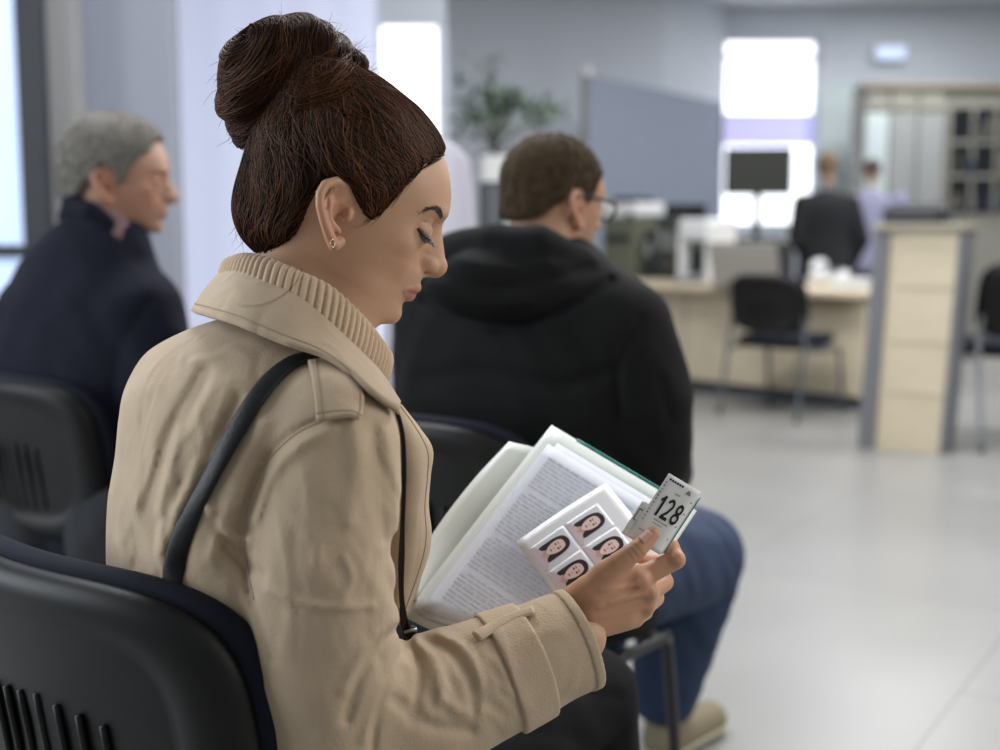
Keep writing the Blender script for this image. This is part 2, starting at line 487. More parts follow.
bl2 = empty('half_blind', ((wx0 + wx1) / 2, yb_ - .02, hz(146)), 0, 'pale lilac half blind across the middle of the back window', 'blind')
MB().box((0, 0, (hz(117) - hz(146)) / 2), (wx1 - wx0 - .05, .012, hz(117) - hz(146))).build('fabric', M_lilac, bl2)
MB().box((0, 0, hz(117) - hz(146) + .01), (wx1 - wx0 - .03, .03, .03), bev=.005).build('rail', M_white, bl2)
# pale wall panel between window and cabinets
o = MB().box((bx(842, 13.8), xz(0, 13.8)[1], 1.3), (bx(870, 13.8) - bx(815, 13.8), .06, 2.75), bev=.01).build('trim_panel', M_palegreen); o['kind'] = 'structure'
# exit sign
es = empty('exit_sign', (bx(884, 13.9), xz(0, 13.9)[1], hz(56, 13.9)), 0, 'pale blue lit exit sign box high on the back wall', 'sign')
MB().box((0, 0, 0), (.36, .07, .18), bev=.02).build('housing', M_white, es)
MB().box((0, -.04, 0), (.32, .01, .14), bev=.004).build('lit_panel', mat('exit_panel', (.6, .7, .9), .4, emit=(.50, .62, .9), estr=.55), es)
# ================================================================ cabinets along the back
def back_cabinet():
    d = 12.6; y = xz(0, d)[1]; X0, X1 = bx(862, d), bx(1060, d); zt = hz(83, d)
    c = empty('wall_cabinet', ((X0 + X1) / 2, y + .25, 0), 0, 'tall beige built-in cabinet run along the back wall at far right', 'cabinet')
    w = X1 - X0
    MB().box((0, .1, zt / 2), (w, .36, zt), bev=.01).build('carcass', M_cabframe, c)
    MB().box((0, -.1, zt - .03), (w + .04, .1, .06), bev=.006).build('cornice', mat('cabinet_header_shadow', srgb(130, 122, 106), .6), c)  # header strip; its darker colour also carries the shadow line
    us = [(866, 889, M_palegreen), (891, 917, M_cab), (919, 945, M_cab)]
    for k, (a, b, m) in enumerate(us):
        xa, xb = bx(a, d) - (X0 + X1) / 2, bx(b, d) - (X0 + X1) / 2
        z1 = zt - .3
        dr = MB().box(((xa + xb) / 2, -.1, (z1 + .1) / 2), (xb - xa, .04, z1 - .1), bev=.006).build('door', m, c)
        MB().box((xb - .04, -.135, 1.1), (.02, .03, .22), bev=.004).build('handle', M_alu, dr)
        MB().box(((xa + xb) / 2, -.1, zt - .17), (xb - xa, .035, .2), bev=.006).build('top_panel', M_cabframe, c)
    xa, xb = bx(950, d) - (X0 + X1) / 2, bx(1050, d) - (X0 + X1) / 2
    za, zb = hz(212, d), hz(108, d)
    MB().box(((xa + xb) / 2, -.095, (za + zb) / 2), (xb - xa, .04, zb - za)).build('glazed_front', M_darkglass, c)
    for v in (142, 176): MB().box(((xa + xb) / 2, -.12, hz(v, d)), (xb - xa, .025, .035)).build('shelf_edge', M_cabframe, c)
    for u in (950, 974, 998, 1022): MB().box((bx(u, d) - (X0 + X1) / 2, -.12, (za + zb) / 2), (.03, .025, zb - za)).build('mullion', M_cabframe, c)
    # files and boxes seen through the glass
    rr = random.Random(5)
    cols = [srgb(84, 90, 100), srgb(110, 110, 106), srgb(60, 68, 84), srgb(92, 86, 76)]
    for r, v in enumerate((140, 174, 210)):
        u = 955
        while u < 1030:
            wdt = rr.uniform(2.5, 6); h = rr.uniform(.1, .24)
            if rr.random() < .55:
                f = MB().box((bx(u + wdt / 2, d), y + .25 - .13, hz(v, d) + h / 2), (wdt / FPX * d * .9, .03, h), bev=.004).build('box_file', mat('file_col%d' % (rr.randrange(4)), cols[rr.randrange(4)], .6))
                tag(f, 'box files in the dark glazed shelf front at far right', 'file', 'box files in the glazed shelves')
            u += wdt + 1
back_cabinet()

# ================================================================ visitor chair
M_shell = mat('black_shell_plastic', srgb(20, 19, 18), .5, spec=.28, bump=.06, bscale=900)
M_pad = mat('navy_upholstery', srgb(20, 22, 35), .9, spec=.3, bump=.25, bscale=500)
M_tube = mat('black_steel_tube', srgb(30, 30, 31), .35)
M_chrome = mat('chrome_tube', srgb(190, 190, 192), .18, metal=1.0)
M_greytube = mat('grey_steel_tube', srgb(92, 96, 102), .35, metal=.3)
def outline(t, hw, hh, n=4.2):
    c, s = math.cos(t), math.sin(t); r = (abs(c) ** n + abs(s) ** n) ** (-1 / n)
    return hw * r * c, hh * r * s
def radial(hw, hh, prof, yf, zc, n=4.2, na=112):
    """closed disc-like solid from (radius, depth) rings over a rounded rectangle"""
    V = []; F = []
    m = len(prof)
    for r, h in prof:
        for i in range(na):
            x, z = outline(2 * math.pi * i / na, hw, hh, n); x *= r; z *= r
            y = yf(x, z + zc)
            V.append((x, y + h, z + zc))
    for j in range(m - 1):
        for i in range(na): F.append((j * na + i, j * na + (i + 1) % na, (j + 1) * na + (i + 1) % na, (j + 1) * na + i))
    F.append(tuple(range(na))[::-1]); F.append(tuple((m - 1) * na + i for i in range(na)))
    return np.array(V), F
BT = .845
def chair(loc, rz, label, group, mt=None, cat='chair'):
    mt = mt or M_tube
    c = empty('visitor_chair', loc, rz, label, cat, group)
    yf = lambda x, z: -.222 + .055 * (x / .235) ** 2 - (z - .5) * .16
    zc, hh, hw = .675, .165, .232
    prof = [(.02, -.012), (.5, -.012), (.70, -.012), (.73, -.0125), (.76, -.016), (.80, -.020), (.86, -.022), (.92, -.021), (.965, -.017), (.99, -.010), (1, -.002), (.995, .004), (.95, .008), (.5, .008), (.02, .008)]
    MBs = MB().add(*radial(hw, hh, prof, yf, zc)); sh = MBs.build('back_shell', M_shell, c, smooth=True)
    rb = MB()
    for i in range(-3, 4):
        x = i * .030
        zb_, zt_ = .565 + .003 * abs(i), .715 - .004 * abs(i)
        P = [(x, yf(x, z) - .0125, z) for z in np.linspace(zb_, zt_, 8)]
        rb.tube(P, .0038, 8)
    rb.build('vent_ribs', M_shell, sh, smooth=True)
    prof = [(.02, .006), (.9, .006), (.985, .008), (1.01, .012), (1.022, .02), (1.015, .029), (.98, .035), (.9, .039), (.5, .042), (.02, .043)]
    MB().add(*radial(hw + .003, hh + .004, prof, yf, zc)).build('back_pad', M_pad, c, smooth=True)
    # seat: shell below, pad above
    def seat(prof, hw, hd):
        V, F = radial(hw, hd, prof, lambda x, z: 0, 0, 4.5)
        V = V[:, [0, 2, 1]]; V[:, 1] += .02; V[:, 2] += .43 + .012 * (V[:, 1] / .23) - .02 * np.clip((V[:, 1] - .15) / .1, 0, 1) ** 2
        return V, [f[::-1] for f in F]
    MB().add(*seat([(.02, -.012), (.9, -.012), (.99, -.004), (1, .004), (.95, .012), (.02, .012)], .225, .215)).build('seat_shell', M_shell, c, smooth=True)
    MB().add(*seat([(.02, .010), (.95, .010), (1.02, .018), (1.035, .03), (1.0, .044), (.9, .052), (.02, .056)], .227, .217)).build('seat_pad', M_pad, c, smooth=True)
    r = .0115
    for sx in (-1, 1):
        MB().tube(crom([(sx * .245, -.275, .005), (sx * .243, -.235, .25), (sx * .24, -.205, .43), (sx * .232, -.190, .52), (sx * .215, -.195, .62)], 6), r, 12).build('leg', mt, c, smooth=True)
        MB().tube(crom([(sx * .235, .255, .005), (sx * .235, .235, .2), (sx * .23, .21, .40)], 6), r, 12).build('leg', mt, c, smooth=True)
        MB().tube(crom([(sx * .23, .215, .395), (sx * .235, .0, .40), (sx * .24, -.2, .405)], 6), r, 12).build('side_rail', mt, c, smooth=True)
        MB().lathe([(.014, 0), (.015, .004), (.013, .02)], (sx * .245, -.276, 0), 12).build('foot_cap', M_dark, c, smooth=True)
        MB().lathe([(.014, 0), (.015, .004), (.013, .02)], (sx * .235, .256, 0), 12).build('foot_cap', M_dark, c, smooth=True)
    MB().tube([(-.23, .19, .395), (.23, .19, .395)], r, 12).build('cross_rail', mt, c, smooth=True)
    return c
RZ = math.radians(-38)
# ================================================================ service counter and what stands on it
A0 = WH(560, 377, 0)[:2]; A1 = WH(862, 412, 0)[:2]
cdir = (A1 - A0) / np.linalg.norm(A1 - A0); cnor = np.array([-cdir[1], cdir[0]])      # away from the camera
crz = math.atan2(cdir[1], cdir[0]); clen = np.linalg.norm(A1 - A0)
cc = (A0 + A1) / 2
ct = empty('service_counter', (cc[0], cc[1], 0), crz, 'long birch service counter with pale front and dark kickboard', 'counter')
MB().box((0, .02, .40), (clen, .04, .62), bev=.004).build('front_panel', M_oak, ct)
MB().box((0, .06, .05), (clen, .03, .10), bev=.003).build('kickboard', M_kick, ct)
MB().box((0, .26, .73), (clen + .06, .80, .045), bev=.008).build('worktop', M_oaktop, ct)
for x in (-.95, -.1, .8): MB().box((x, .0, .40), (.006, .006, .62)).build('panel_joint', M_kick, ct)
MB().box((-clen / 2 + .03, .34, .36), (.04, .55, .70)).build('side_panel', M_oak, ct)
def on_counter(u, v_base, off=.2):
    """spot on the worktop seen at pixel (u, v)"""
    p = WH(u, v_base, .7525); return np.array([p[0], p[1], .7525])

# tall counter end: birch panel between two grey posts
e0 = WH(858, 447, 0)[:2]; e1 = WH(945, 455, 0)[:2]
ed = (e1 - e0) / np.linalg.norm(e1 - e0); erz = math.atan2(ed[1], ed[0]); el = np.linalg.norm(e1 - e0)
TP = 1.155
te = empty('counter_end_panel', ((e0[0] + e1[0]) / 2, (e0[1] + e1[1]) / 2, 0), erz, 'tall birch counter end panel framed by two grey posts', 'counter')
lean = .055
def leanbox(x0b, x1b, x0t, x1t, y0, y1, z0, z1):
    V = [(x0b, y0, z0), (x1b, y0, z0), (x1b, y1, z0), (x0b, y1, z0), (x0t, y0, z1), (x1t, y0, z1), (x1t, y1, z1), (x0t, y1, z1)]
    return V, [(0, 3, 2, 1), (4, 5, 6, 7), (0, 1, 5, 4), (1, 2, 6, 5), (2, 3, 7, 6), (3, 0, 4, 7)]
h = el / 2
MB().add(*leanbox(-h, -h + .085, -h + .055, -h + .13, -.02, .22, 0, TP - .03)).build('post', M_greytrim, te)
MB().add(*leanbox(-h + .086, h - .03, -h + .131, h + .025, .0, .2, .0, TP - .035)).build('birch_panel', M_oak, te)
MB().add(*leanbox(h - .029, h, h + .026, h + .055, -.012, .22, 0, TP - .03)).build('post', M_greytrim, te)
MB().box((.055, .10, TP - .012), (el + .02, .27, .035), bev=.005).build('cap', mat('counter_cap', srgb(150, 142, 122), .5), te)
for z in (.30, .56, .84): MB().box((.03 + .075 * z, -.001, z), (el - .14, .004, .006)).build('panel_joint', mat('joint_line', srgb(165, 150, 122), .6), te)
# dark printer standing on the end panel
pr = empty('small_printer', (WH(909, 214, TP + .005)[0], te.location[1] + .25, TP + .006), erz, 'low dark printer on top of the tall counter end panel', 'printer')
P0 = W(908, 212, 6.55); pr.location = (te.location[0] + .07, te.location[1] + .10, TP + .006)
MB().box((0, 0, .045), (.30, .2, .085), bev=.012).build('body', M_dark, pr)
MB().box((0, -.11, .03), (.22, .03, .012), bev=.003).build('paper_tray', M_kick, pr)
MB().box((0, .02, .096), (.24, .16, .008), bev=.003).build('lid', M_darkglass, pr)

# chair before the counter
L0 = WH(718, 413, 0)[:2]; R0 = WH(803, 423, 0)[:2]
rv = R0 - L0; rz_c = math.atan2(rv[1], rv[0]); fdir = np.array([-math.sin(rz_c), math.cos(rz_c)])
cpos = (L0 + R0) / 2 + fdir * .27
cch = chair((cpos[0], cpos[1], 0), rz_c, 'empty black visitor chair with grey legs drawn up to the birch counter', 'visitor chairs', M_greytube)
cch.scale = (1.08, 1.08, 1.02)
# chair at the right edge, mostly out of view
rp = WH(970, 452, 0)[:2]
rz_ = math.radians(10)
rch = chair((.06 + rp[0] + 1.15 * (.245 * math.cos(rz_) - .275 * math.sin(rz_)), rp[1] + 1.15 * (.245 * math.sin(rz_) + .275 * math.cos(rz_)), 0), rz_, 'dark chair with a bright chrome leg at the right edge beyond the end panel', 'visitor chairs', M_chrome)
rch.scale = (1.15, 1.15, 1.15)

# free-standing grey partition behind the counter
p0 = np.array(xz(586, 10.6)); p1 = np.array(xz(718, 13.0)); c_, s_, a_ = quad_panel(p0, p1, .06, 2.42, .04)
pt_ = empty('partition_screen', (c_[0], c_[1], 0), a_, 'grey fabric partition screen with a pale post standing behind the counter', 'partition')
Lp = s_[0]
MB().box((0, 0, 1.24), (Lp, .035, 2.34), bev=.006).build('panel', M_screen_panel, pt_)
MB().box((-Lp / 2 - .02, 0, 1.20), (.05, .05, 2.40), bev=.006).build('post', M_greytrim, pt_)
MB().box((-Lp / 2 - .05, 0, 1.20), (.02, .05, 2.34), bev=.004).build('edge_strip', M_alu, pt_, label='pale metal edge strip')
MB().box((Lp / 2 + .02, 0, 1.20), (.04, .05, 2.40), bev=.006).build('post', M_greytrim, pt_)
MB().box((-Lp / 2 - .03, 0, 2.43), (.10, .08, .07), bev=.01).build('post_cap', M_white, pt_)
for sx in (-1, 1): MB().box((sx * (Lp / 2 - .05), 0, .03), (.06, .5, .05), bev=.01).build('foot', M_greytrim, pt_)

# things on the counter
def thing_on(name, u, v, label, cat, rz=None, group=None):
    p = on_counter(u, v); return empty(name, tuple(p), crz if rz is None else rz, label, cat, group)
M_olive = mat('olive_panel', srgb(98, 100, 84), .6)
cp = thing_on('desktop_copier', 622, 277, 'boxy olive fronted copier with white top left of the binders', 'copier')
MB().box((0, .12, .235), (.34, .34, .47), bev=.015).build('body', M_olive, cp)
MB().box((0, .12, .52), (.37, .36, .11), bev=.02).build('scanner_lid', M_white, cp)
MB().box((0, .12, .60), (.24, .24, .045), bev=.01).build('feeder', M_dark, cp)
MB().box((0, -.06, .30), (.22, .02, .05), bev=.004).build('output_slot', M_dark, cp)
MB().box((.12, -.058, .48), (.07, .012, .03), bev=.003).build('control_panel', M_dark, cp)
for i, (u, hgt, m, lab) in enumerate([(648, .36, M_dark, 'black lever arch binder directly right of the olive copier'),
                               (660, .47, mat('charcoal_board', srgb(58, 62, 62), .6), 'tall charcoal lever arch binder second from the olive copier'),
                               (671, .46, mat('brown_board', srgb(62, 58, 50), .6), 'tall brownish binder next to the white coffee machine')]):
    b = thing_on('lever_arch_binder', u, 278 + i * .6, lab, 'binder', None, 'binders beside the copier')
    MB().box((0, .14, hgt / 2), (.075, .28, hgt), bev=.006).build('cover', m, b)
    MB().box((0, -.003, hgt * .62), (.045, .004, hgt * .32)).build('spine_label', mat('label_grey', srgb(150, 154, 152), .7), b)
    MB().lathe([(.012, 0), (.012, .004), (.008, .005)], (0, -.002, hgt * .25), 14, 'Y').build('finger_ring', M_alu, b)
cm = thing_on('coffee_machine', 697, 283, 'white machine with a dark dispensing recess on the counter', 'machine')
MB().box((0, .16, .225), (.29, .22, .45), bev=.02).build('back_body', M_white, cm)
MB().box((0, .02, .37), (.29, .16, .16), bev=.03).build('head', M_white, cm)
MB().box((0, .04, .18), (.18, .03, .22), bev=.006).build('recess', M_dark, cm)
MB().box((0, .0, .02), (.24, .2, .035), bev=.008).build('drip_tray', M_alu, cm)
MB().lathe([(.02, 0), (.02, .05), (.012, .06)], (0, .0, .245), 14).build('spout', M_alu, cm)
for sx in (-.115, .115): MB().box((sx, .02, .16), (.05, .14, .3), bev=.01).build('side_cheek', M_white, cm)
mn = thing_on('desk_monitor', 688, 276, 'dark flat monitor peeking over the white machine', 'monitor')
mn.location.x += -.02; mn.location.y += .06
MB().box((0, 0, .40), (.40, .03, .34), bev=.008).build('panel', M_dark, mn); MB().box((0, .03, .14), (.05, .03, .26)).build('stand', M_dark, mn); MB().lathe([(.11, 0), (.11, .01), (.03, .016)], (0, .02, 0), 20).build('base', M_dark, mn)
lp = thing_on('laptop', 746, 288, 'open silver laptop seen from behind on the counter beyond the chair', 'laptop')
MB().box((0, .12, .011), (.52, .28, .02), bev=.006).build('keyboard_base', M_alu, lp)
M_lid = mat('silver_lid', srgb(176, 170, 158), .45, metal=.2)
lid = MB().box((0, -.035, .15), (.52, .014, .29), bev=.006, rx=math.radians(12)).build('screen_lid', M_lid, lp)
MB().box((0, -.012, .02), (.3, .018, .016), bev=.004).build('hinge', M_dark, lp)
# big dark monitor on its stand before the window
bmn = empty('large_monitor', tuple(W(757, 226, 9.9) * np.array([1, 1, 0]) + np.array([0, 0, W(757, 241, 9.9)[2]])), math.radians(-6), 'large dark monitor standing in front of the bright back window', 'monitor')
dz = lambda v: W(757, v, 9.9)[2] - bmn.location.z
pxw = 9.9 / FPX
MB().box((0, 0, (dz(148) + dz(195)) / 2), (66 * pxw, .04, dz(148) - dz(195)), bev=.01).build('panel', mat('monitor_back', srgb(44, 46, 38), .5), bmn)
MB().box((0, .03, (dz(200) + dz(236)) / 2), (.055, .04, dz(190) - dz(238)), bev=.006).build('stand', M_dark, bmn)
MB().box((0, .03, .012), (.34, .22, .022), bev=.008).build('base', M_dark, bmn)
dsk = empty('back_desk', (bmn.location.x - .07, bmn.location.y + .1, 0), math.radians(-6), 'dark desk carrying the large monitor before the back window', 'desk')
zt = bmn.location.z
MB().box((0, 0, zt - .0185), (.72, .5, .035), bev=.006).build('desktop', M_dark, dsk)
MB().box((0, -.24, zt / 2 + .1), (.66, .03, zt - .25)).build('modesty_panel', mat('desk_panel', srgb(52, 54, 52), .6), dsk)
for sx in (-.33, .33): MB().box((sx, 0, zt / 2 - .02), (.04, .46, zt - .04)).build('side_panel', M_dark, dsk)
# white telephone and papers right of the laptop
tp = thing_on('desk_phone', 822, 284, 'rounded white desk telephone on the counter right of the laptop', 'telephone')
MB().box((0, .08, .05), (.26, .2, .07), bev=.03, rx=math.radians(12)).build('body', M_white, tp)
MB().tube(crom([(-.10, .04, .10), (-.10, .08, .135), (-.10, .16, .14), (-.10, .2, .11)], 6), .028, 12).build('handset', M_white, tp, smooth=True)
MB().box((.06, .05, .095), (.10, .08, .01), bev=.003, rx=math.radians(12)).build('keypad', M_kick, tp)
for i in range(3):
    pp = thing_on('paper_stack', 853, 289, None, None)
    pp.location.z += i * .022; pp.rotation_euler.z = crz + (.1, -.12, .05)[i]
    pos = ('lowest', 'middle', 'topmost')[i]
    tag(pp, 'white stack of papers near the tall end panel, %s of the pile' % pos, 'papers', 'paper stacks by the end panel')
    MB().box((0, .05, .010), (.21, .297, .019)).build('sheets', M_white, pp); MB().box((-.09, .05, .0205), (.02, .06, .002)).build('clip', M_alu, pp)
# dark monitor beside the hooded man's head
sm = empty('tower_monitor', tuple(WH(492, 262, .78)), math.radians(-20), 'dark upright monitor left of the bespectacled head', 'monitor')
dzs = .78
D7 = 6.1
P0 = W(492, 240, D7); sm.location = (P0[0], P0[1] - .02, 1.021)
zz = lambda v: W(492, v, D7)[2] - 1.02
MB().box((0, 0, (zz(182) + zz(232)) / 2), (26 * D7 / FPX, .05, zz(182) - zz(232)), bev=.012).build('panel', M_dark, sm)
MB().box((0, -.028, (zz(182) + zz(232)) / 2), (20 * D7 / FPX, .006, (zz(182) - zz(232)) * .82)).build('screen', M_darkglass, sm)
MB().box((0, .02, .06), (.05, .04, .11)).build('stand', M_dark, sm); MB().lathe([(.09, 0), (.09, .01), (.03, .016)], (0, .02, 0), 20).build('base', M_dark, sm)
dk = empty('side_cabinet', (P0[0], P0[1], 0), math.radians(-20), 'low grey cabinet under the dark upright monitor', 'cabinet')
MB().box((0, 0, .51), (.3, .3, 1.0), bev=.01).build('carcass', M_greytrim, dk); MB().box((0, -.155, .5), (.27, .02, .9), bev=.004).build('door', M_greywall, dk); MB().box((0, 0, 1.012), (.32, .32, .014)).build('top', M_oaktop, dk)

# ================================================================ plant on its stand
M_leaf = mat('leaf_green', srgb(70, 96, 62), .5, var=.35, vscale=30)
M_stem = mat('plant_stem', srgb(84, 80, 58), .7)
def plant():
    d = 6.6; P = W(500, 118, d)
    o = empty('potted_plant', (P[0], P[1], 0), 0, 'spreading green plant in a tall square white planter by the grey wall', 'plant')
    r = random.Random(3)
    MB().box((-.03, 0, .76), (.19, .19, 1.52), bev=.012, rz=.3).build('planter', mat('planter_white', srgb(200, 200, 198), .6), o)
    MB().box((-.03, 0, 1.525), (.165, .165, .012), rz=.3).build('soil', mat('soil', srgb(60, 50, 40), .9), o)
    st = MB(); lf = MB(); base = np.array([-.03, 0, 1.53])
    tips = []
    for (u, v, n) in [(470, 122, 6), (485, 112, 6), (500, 105, 7), (515, 108, 7), (530, 106, 6), (545, 112, 5), (490, 95, 5), (478, 82, 3), (492, 68, 3), (468, 100, 3), (520, 98, 6), (460, 128, 3), (538, 118, 4), (505, 118, 5), (486, 122, 5)]:
        w = W(u, v, d) - np.array([P[0], P[1], 0])
        for _ in range(n):
            t = w + np.array([r.gauss(0, .05), r.gauss(0, .13), r.gauss(0, .022)])
            mid = (base + t) / 2 + np.array([0, 0, .04])
            if _ == 0: st.tube(crom([base, mid, t], 6), .004, 6)
            for k in range(5):
                c = t + np.array([r.gauss(0, .035), r.gauss(0, .04), r.gauss(0, .022)])
                a = np.array([r.gauss(0, 1), r.gauss(0, 1), r.gauss(-.1, .35)]); a /= np.linalg.norm(a)
                bq = np.cross(a, [0, 0, 1]); bq /= np.linalg.norm(bq) + 1e-6; nn = np.cross(bq, a)
                L, w2 = r.uniform(.05, .085), r.uniform(.012, .02)
                V = [c - a * L / 2, c - a * L * .15 + bq * w2 - nn * .004, c + a * L * .2 + bq * w2 * .8 - nn * .004, c + a * L / 2 - nn * .012, c + a * L * .2 - bq * w2 * .8 - nn * .004, c - a * L * .15 - bq * w2 - nn * .004, c + nn * .002]
                lf.add(V, [(0, 1, 6), (1, 2, 6), (2, 3, 6), (3, 4, 6), (4, 5, 6), (5, 0, 6)])
    st.build('stems', M_stem, o, smooth=True); lf.build('leaves', M_leaf, o)
plant()

# pale high-backed lounge chair beyond the woman
def lounge():
    fr = Frame(4.6); base = fr.world(fr.pt(440, 300, 0)); base[2] = 0
    o = empty('lounge_chair', tuple(base), 0, 'pale grey high backed lounge chair half hidden behind the woman\'s forehead', 'chair')
    M_felt = mat('pale_grey_felt', srgb(176, 174, 184), .95, bump=.3, bscale=120)
    top, gy = fr.pt(432, 138, 0), -CAMH / fr.s
    cx, cz = fr.pt(432, 226, 0)[0], 0.0
    def shell(P):
        y = P[:, 1]; h = np.clip((y - (gy + 90)) / (top[1] - gy - 90), 0, 1)
        rx = 47 * (1 - .25 * h ** 3); dx, dz = P[:, 0] - cx, P[:, 2] - cz
        r = np.sqrt(dx ** 2 + (dz / .9) ** 2); f = np.abs(r - rx + 4) - 5
        f = smax(f, y - (top[1] - 2 - 34 * (np.clip(np.abs(dx) / 48, 0, 1) ** 2.2)), 6); f = smax(f, gy + 84 - y, 5)
        return smax(f, dz - 18, 6)
    lo, hi = np.array([cx - 60, gy, cz - 60]), np.array([cx + 60, top[1] + 8, cz + 60])
    V, Q = sdf_mesh(shell, lo, hi, 2.6, 1); Vw = fr.world(V); meshobj('wing_shell', Vw, orient(Vw, Q), M_felt, o)
    def seat(P):
        q = np.abs(P - np.array([cx, gy + 118, cz + 4], np.float32)) - np.array([30, 8, 30], np.float32); return L2(np.maximum(q, 0)) + np.minimum(q.max(1), 0) - 9
    V, Q = sdf_mesh(seat, lo, hi, 2.6, 1); Vw = fr.world(V); meshobj('seat', Vw, orient(Vw, Q), M_felt, o)
    for sx in (-1, 1):
        for sz in (-1, 1):
            P = np.array([[cx + sx * 26, gy + 88, cz + sz * 18], [cx + sx * 34, gy + 2, cz + sz * 26]]); V_, F_ = tube_geo(P, 3.2, 10); meshobj('leg', fr.world(V_), F_, M_alu, o)
lounge()
# ================================================================ heads (local units: photo pixels of the woman's frame; x forward, y left, z up)
PROF_Z = np.array([-100, -92, -89, -87, -81, -74.5, -68, -62.6, -57, -52, -47, -41, -34, -27, -20, -10, 0, 14, 26, 35, 45, 58, 70, 77, 87, 92, 100, 110, 120])
PROF_X = np.array([60, 74, 80, 88, 92.5, 94, 92, 91.5, 93.5, 95, 95.5, 98, 99.5, 98.5, 93.5, 90.5, 89.5, 90, 92, 95.5, 95, 91, 86.5, 82.5, 75, 70, 60, 45, 25])
WID_Z = np.array([-95, -88, -80, -68, -55, -40, -25, -10, 5, 20, 35, 50, 70, 90, 110, 125])
WID_Y = np.array([20, 29, 37, 46, 53, 58, 62, 65.5, 67, 66.5, 65.5, 67, 68, 62, 48, 20])
def smooth_table(z, v, sig):
    Z = np.arange(-112, 136, 1.0); X = np.interp(Z, z, v); k = np.exp(-.5 * (np.arange(-24, 25) / sig) ** 2); k /= k.sum()
    return Z, np.convolve(np.pad(X, 24, mode='edge'), k, 'valid')
PROF_Z, PROF_X = smooth_table(PROF_Z, PROF_X, 2.2)
WID_Z, WID_Y = smooth_table(WID_Z, WID_Y, 8.0)
HELIX = np.array([(347, 200, -70), (345.5, 188, -72), (335, 182.5, -78), (324.5, 186, -83), (319.5, 194.5, -86), (319, 206, -87), (322.5, 220, -85), (327.5, 234, -81), (332, 242, -79), (337, 239, -76)])
def ear_local(p):
    du, dv = p[0] - 340, p[1] - 213
    return np.array([.927 * du + .375 * dv, p[2], .375 * du - .927 * dv])
def head_sdf(P, o):
    """o: options for each person"""
    x, y, z = P[:, 0], P[:, 1], P[:, 2]; ay = np.abs(y); Q = np.stack([x, ay, z], 1)
    cr = ell(P, (-6, 0, 45), (100, 75, o.get('skull', 84)))
    xf = np.interp(z, PROF_Z, PROF_X) + o.get('chin', 0) * np.exp(-((z + 75) / 14) ** 2); wf = np.interp(z, WID_Z, WID_Y) * o.get('width', 1) + o.get('jaw', 0) * np.exp(-((z + 50) / 28) ** 2)
    x0 = 10.0; n = 1.8 + .43 / (1 + np.exp(-(z + 22) / 8.0))
    q = ((np.abs(x - x0) / np.where(x > x0, xf - x0, 95)) ** n + (ay / wf) ** n) ** (1 / n)
    col = (q - 1) * np.minimum(wf, 62) * .92
    jaw = (-95 + np.clip(84 - x, -20, 90) * .42 - z) * .9
    col = smax(col, jaw, 14)
    col = smax(col, z - 75, 40)
    f = smin(cr, col, 16)
    # eye sockets, cheekbone, cheek hollow, philtrum, mentolabial fold
    g = lambda a, b, c, sa, sb, sc_: np.exp(-((x - a) / sa) ** 2 - ((ay - b) / sb) ** 2 - ((z - c) / sc_) ** 2)
    f = f + 9.0 * g(92, 27, 15, 22, 13, 11) + 3.5 * g(84, 46, 14, 20, 12, 10)
    f = f - 3.2 * g(84, 30, 36, 20, 22, 7)
    f = f - 3.0 * g(70, 50, -6, 22, 14, 13)
    f = f + 2.6 * g(72, 48, -42, 22, 14, 20)
    f = f + 1.6 * g(88, 30, -28, 14, 7, 16)
    f = f + 1.2 * g(103, 0, -34, 10, 3.5, 7) + 1.5 * g(97, 0, -61, 10, 22, 5)
    # nose
    nb = cone(Q, (89, 0, 27), (107.8, 0, -12.5), 7.0, 9.6)
    nb = smin(nb, ball(Q, (109.2, 0, -14.2), 10.2), 4)
    nb = smin(nb, cone(Q, (80, 0, 27), (95, 0, -14), 10.5, 14.5), 6)
    al = ell(Q, (98.0, 11.0, -16.5), (11.0, 6.2, 8.4))
    nose = smin(nb, al, 4.5)
    nose = smin(nose, ell(Q, (104, 0, -21), (11, 5, 5.5)), 4)
    f = smin(f, nose, 7)
    f = f + 2.6 * np.exp(-((x - 90) / 7) ** 2 - ((ay - 20) / 3.4) ** 2 - ((z + 14) / 10) ** 2) + 1.5 * np.exp(-((x - 100) / 9) ** 2 - ((ay - 17) / 4) ** 2 - ((z + 7) / 2.6) ** 2)
    f = smax(f, -ell(Q, (102.6, 12.5, -24.0), (6.2, 4.8, 2.4)), 1.2)
    # eyes: ball under lowered lids, a shallow slit where the lids meet
    ec = np.array(o.get('eye', (74.5, 32, 12)), np.float32)
    lid = ball(Q, ec, 14.0)
    f = smin(f, lid, 7)
    sl = [ec + np.array(q) for q in ((-3.5, 13.6, 0.5), (4.5, 12.5, -3.2), (10.5, 7.5, -5.2), (13.2, 0, -5.0), (12.5, -6, -3.5))]
    f = smax(f, -chain(Q, sl, [1.0, 1.3, 1.5, 1.5, 1.0]), 2.0)
    fo = [ec + np.array(q) for q in ((-2, 12.8, 8.5), (6, 10.5, 9.5), (10.5, 4, 9.5), (10.5, -5, 8))]
    f = smax(f, -chain(Q, fo, [.6, .9, .9, .6]), 2.5)
    # lips
    up = chain(Q, [(85.0, 21.5, -47), (92.3, 12, -44.2), (96.6, 4, -42.4), (96.4, 0, -43)], [2.4, 4.2, 5.4, 5.2])
    lo = chain(Q, [(85, 20.5, -48.4), (91.4, 11, -51), (94.2, 0, -52)], [2.4, 4.5, 5.6])
    f = smin(f, up, 4); f = smin(f, lo, 4)
    gr = chain(Q, [(88.2, 22.5, -47.6), (96.8, 12.5, -47.4), (102.2, 4, -47.3), (103, 0, -47.4)], [.3, 1.0, 1.3, 1.3])
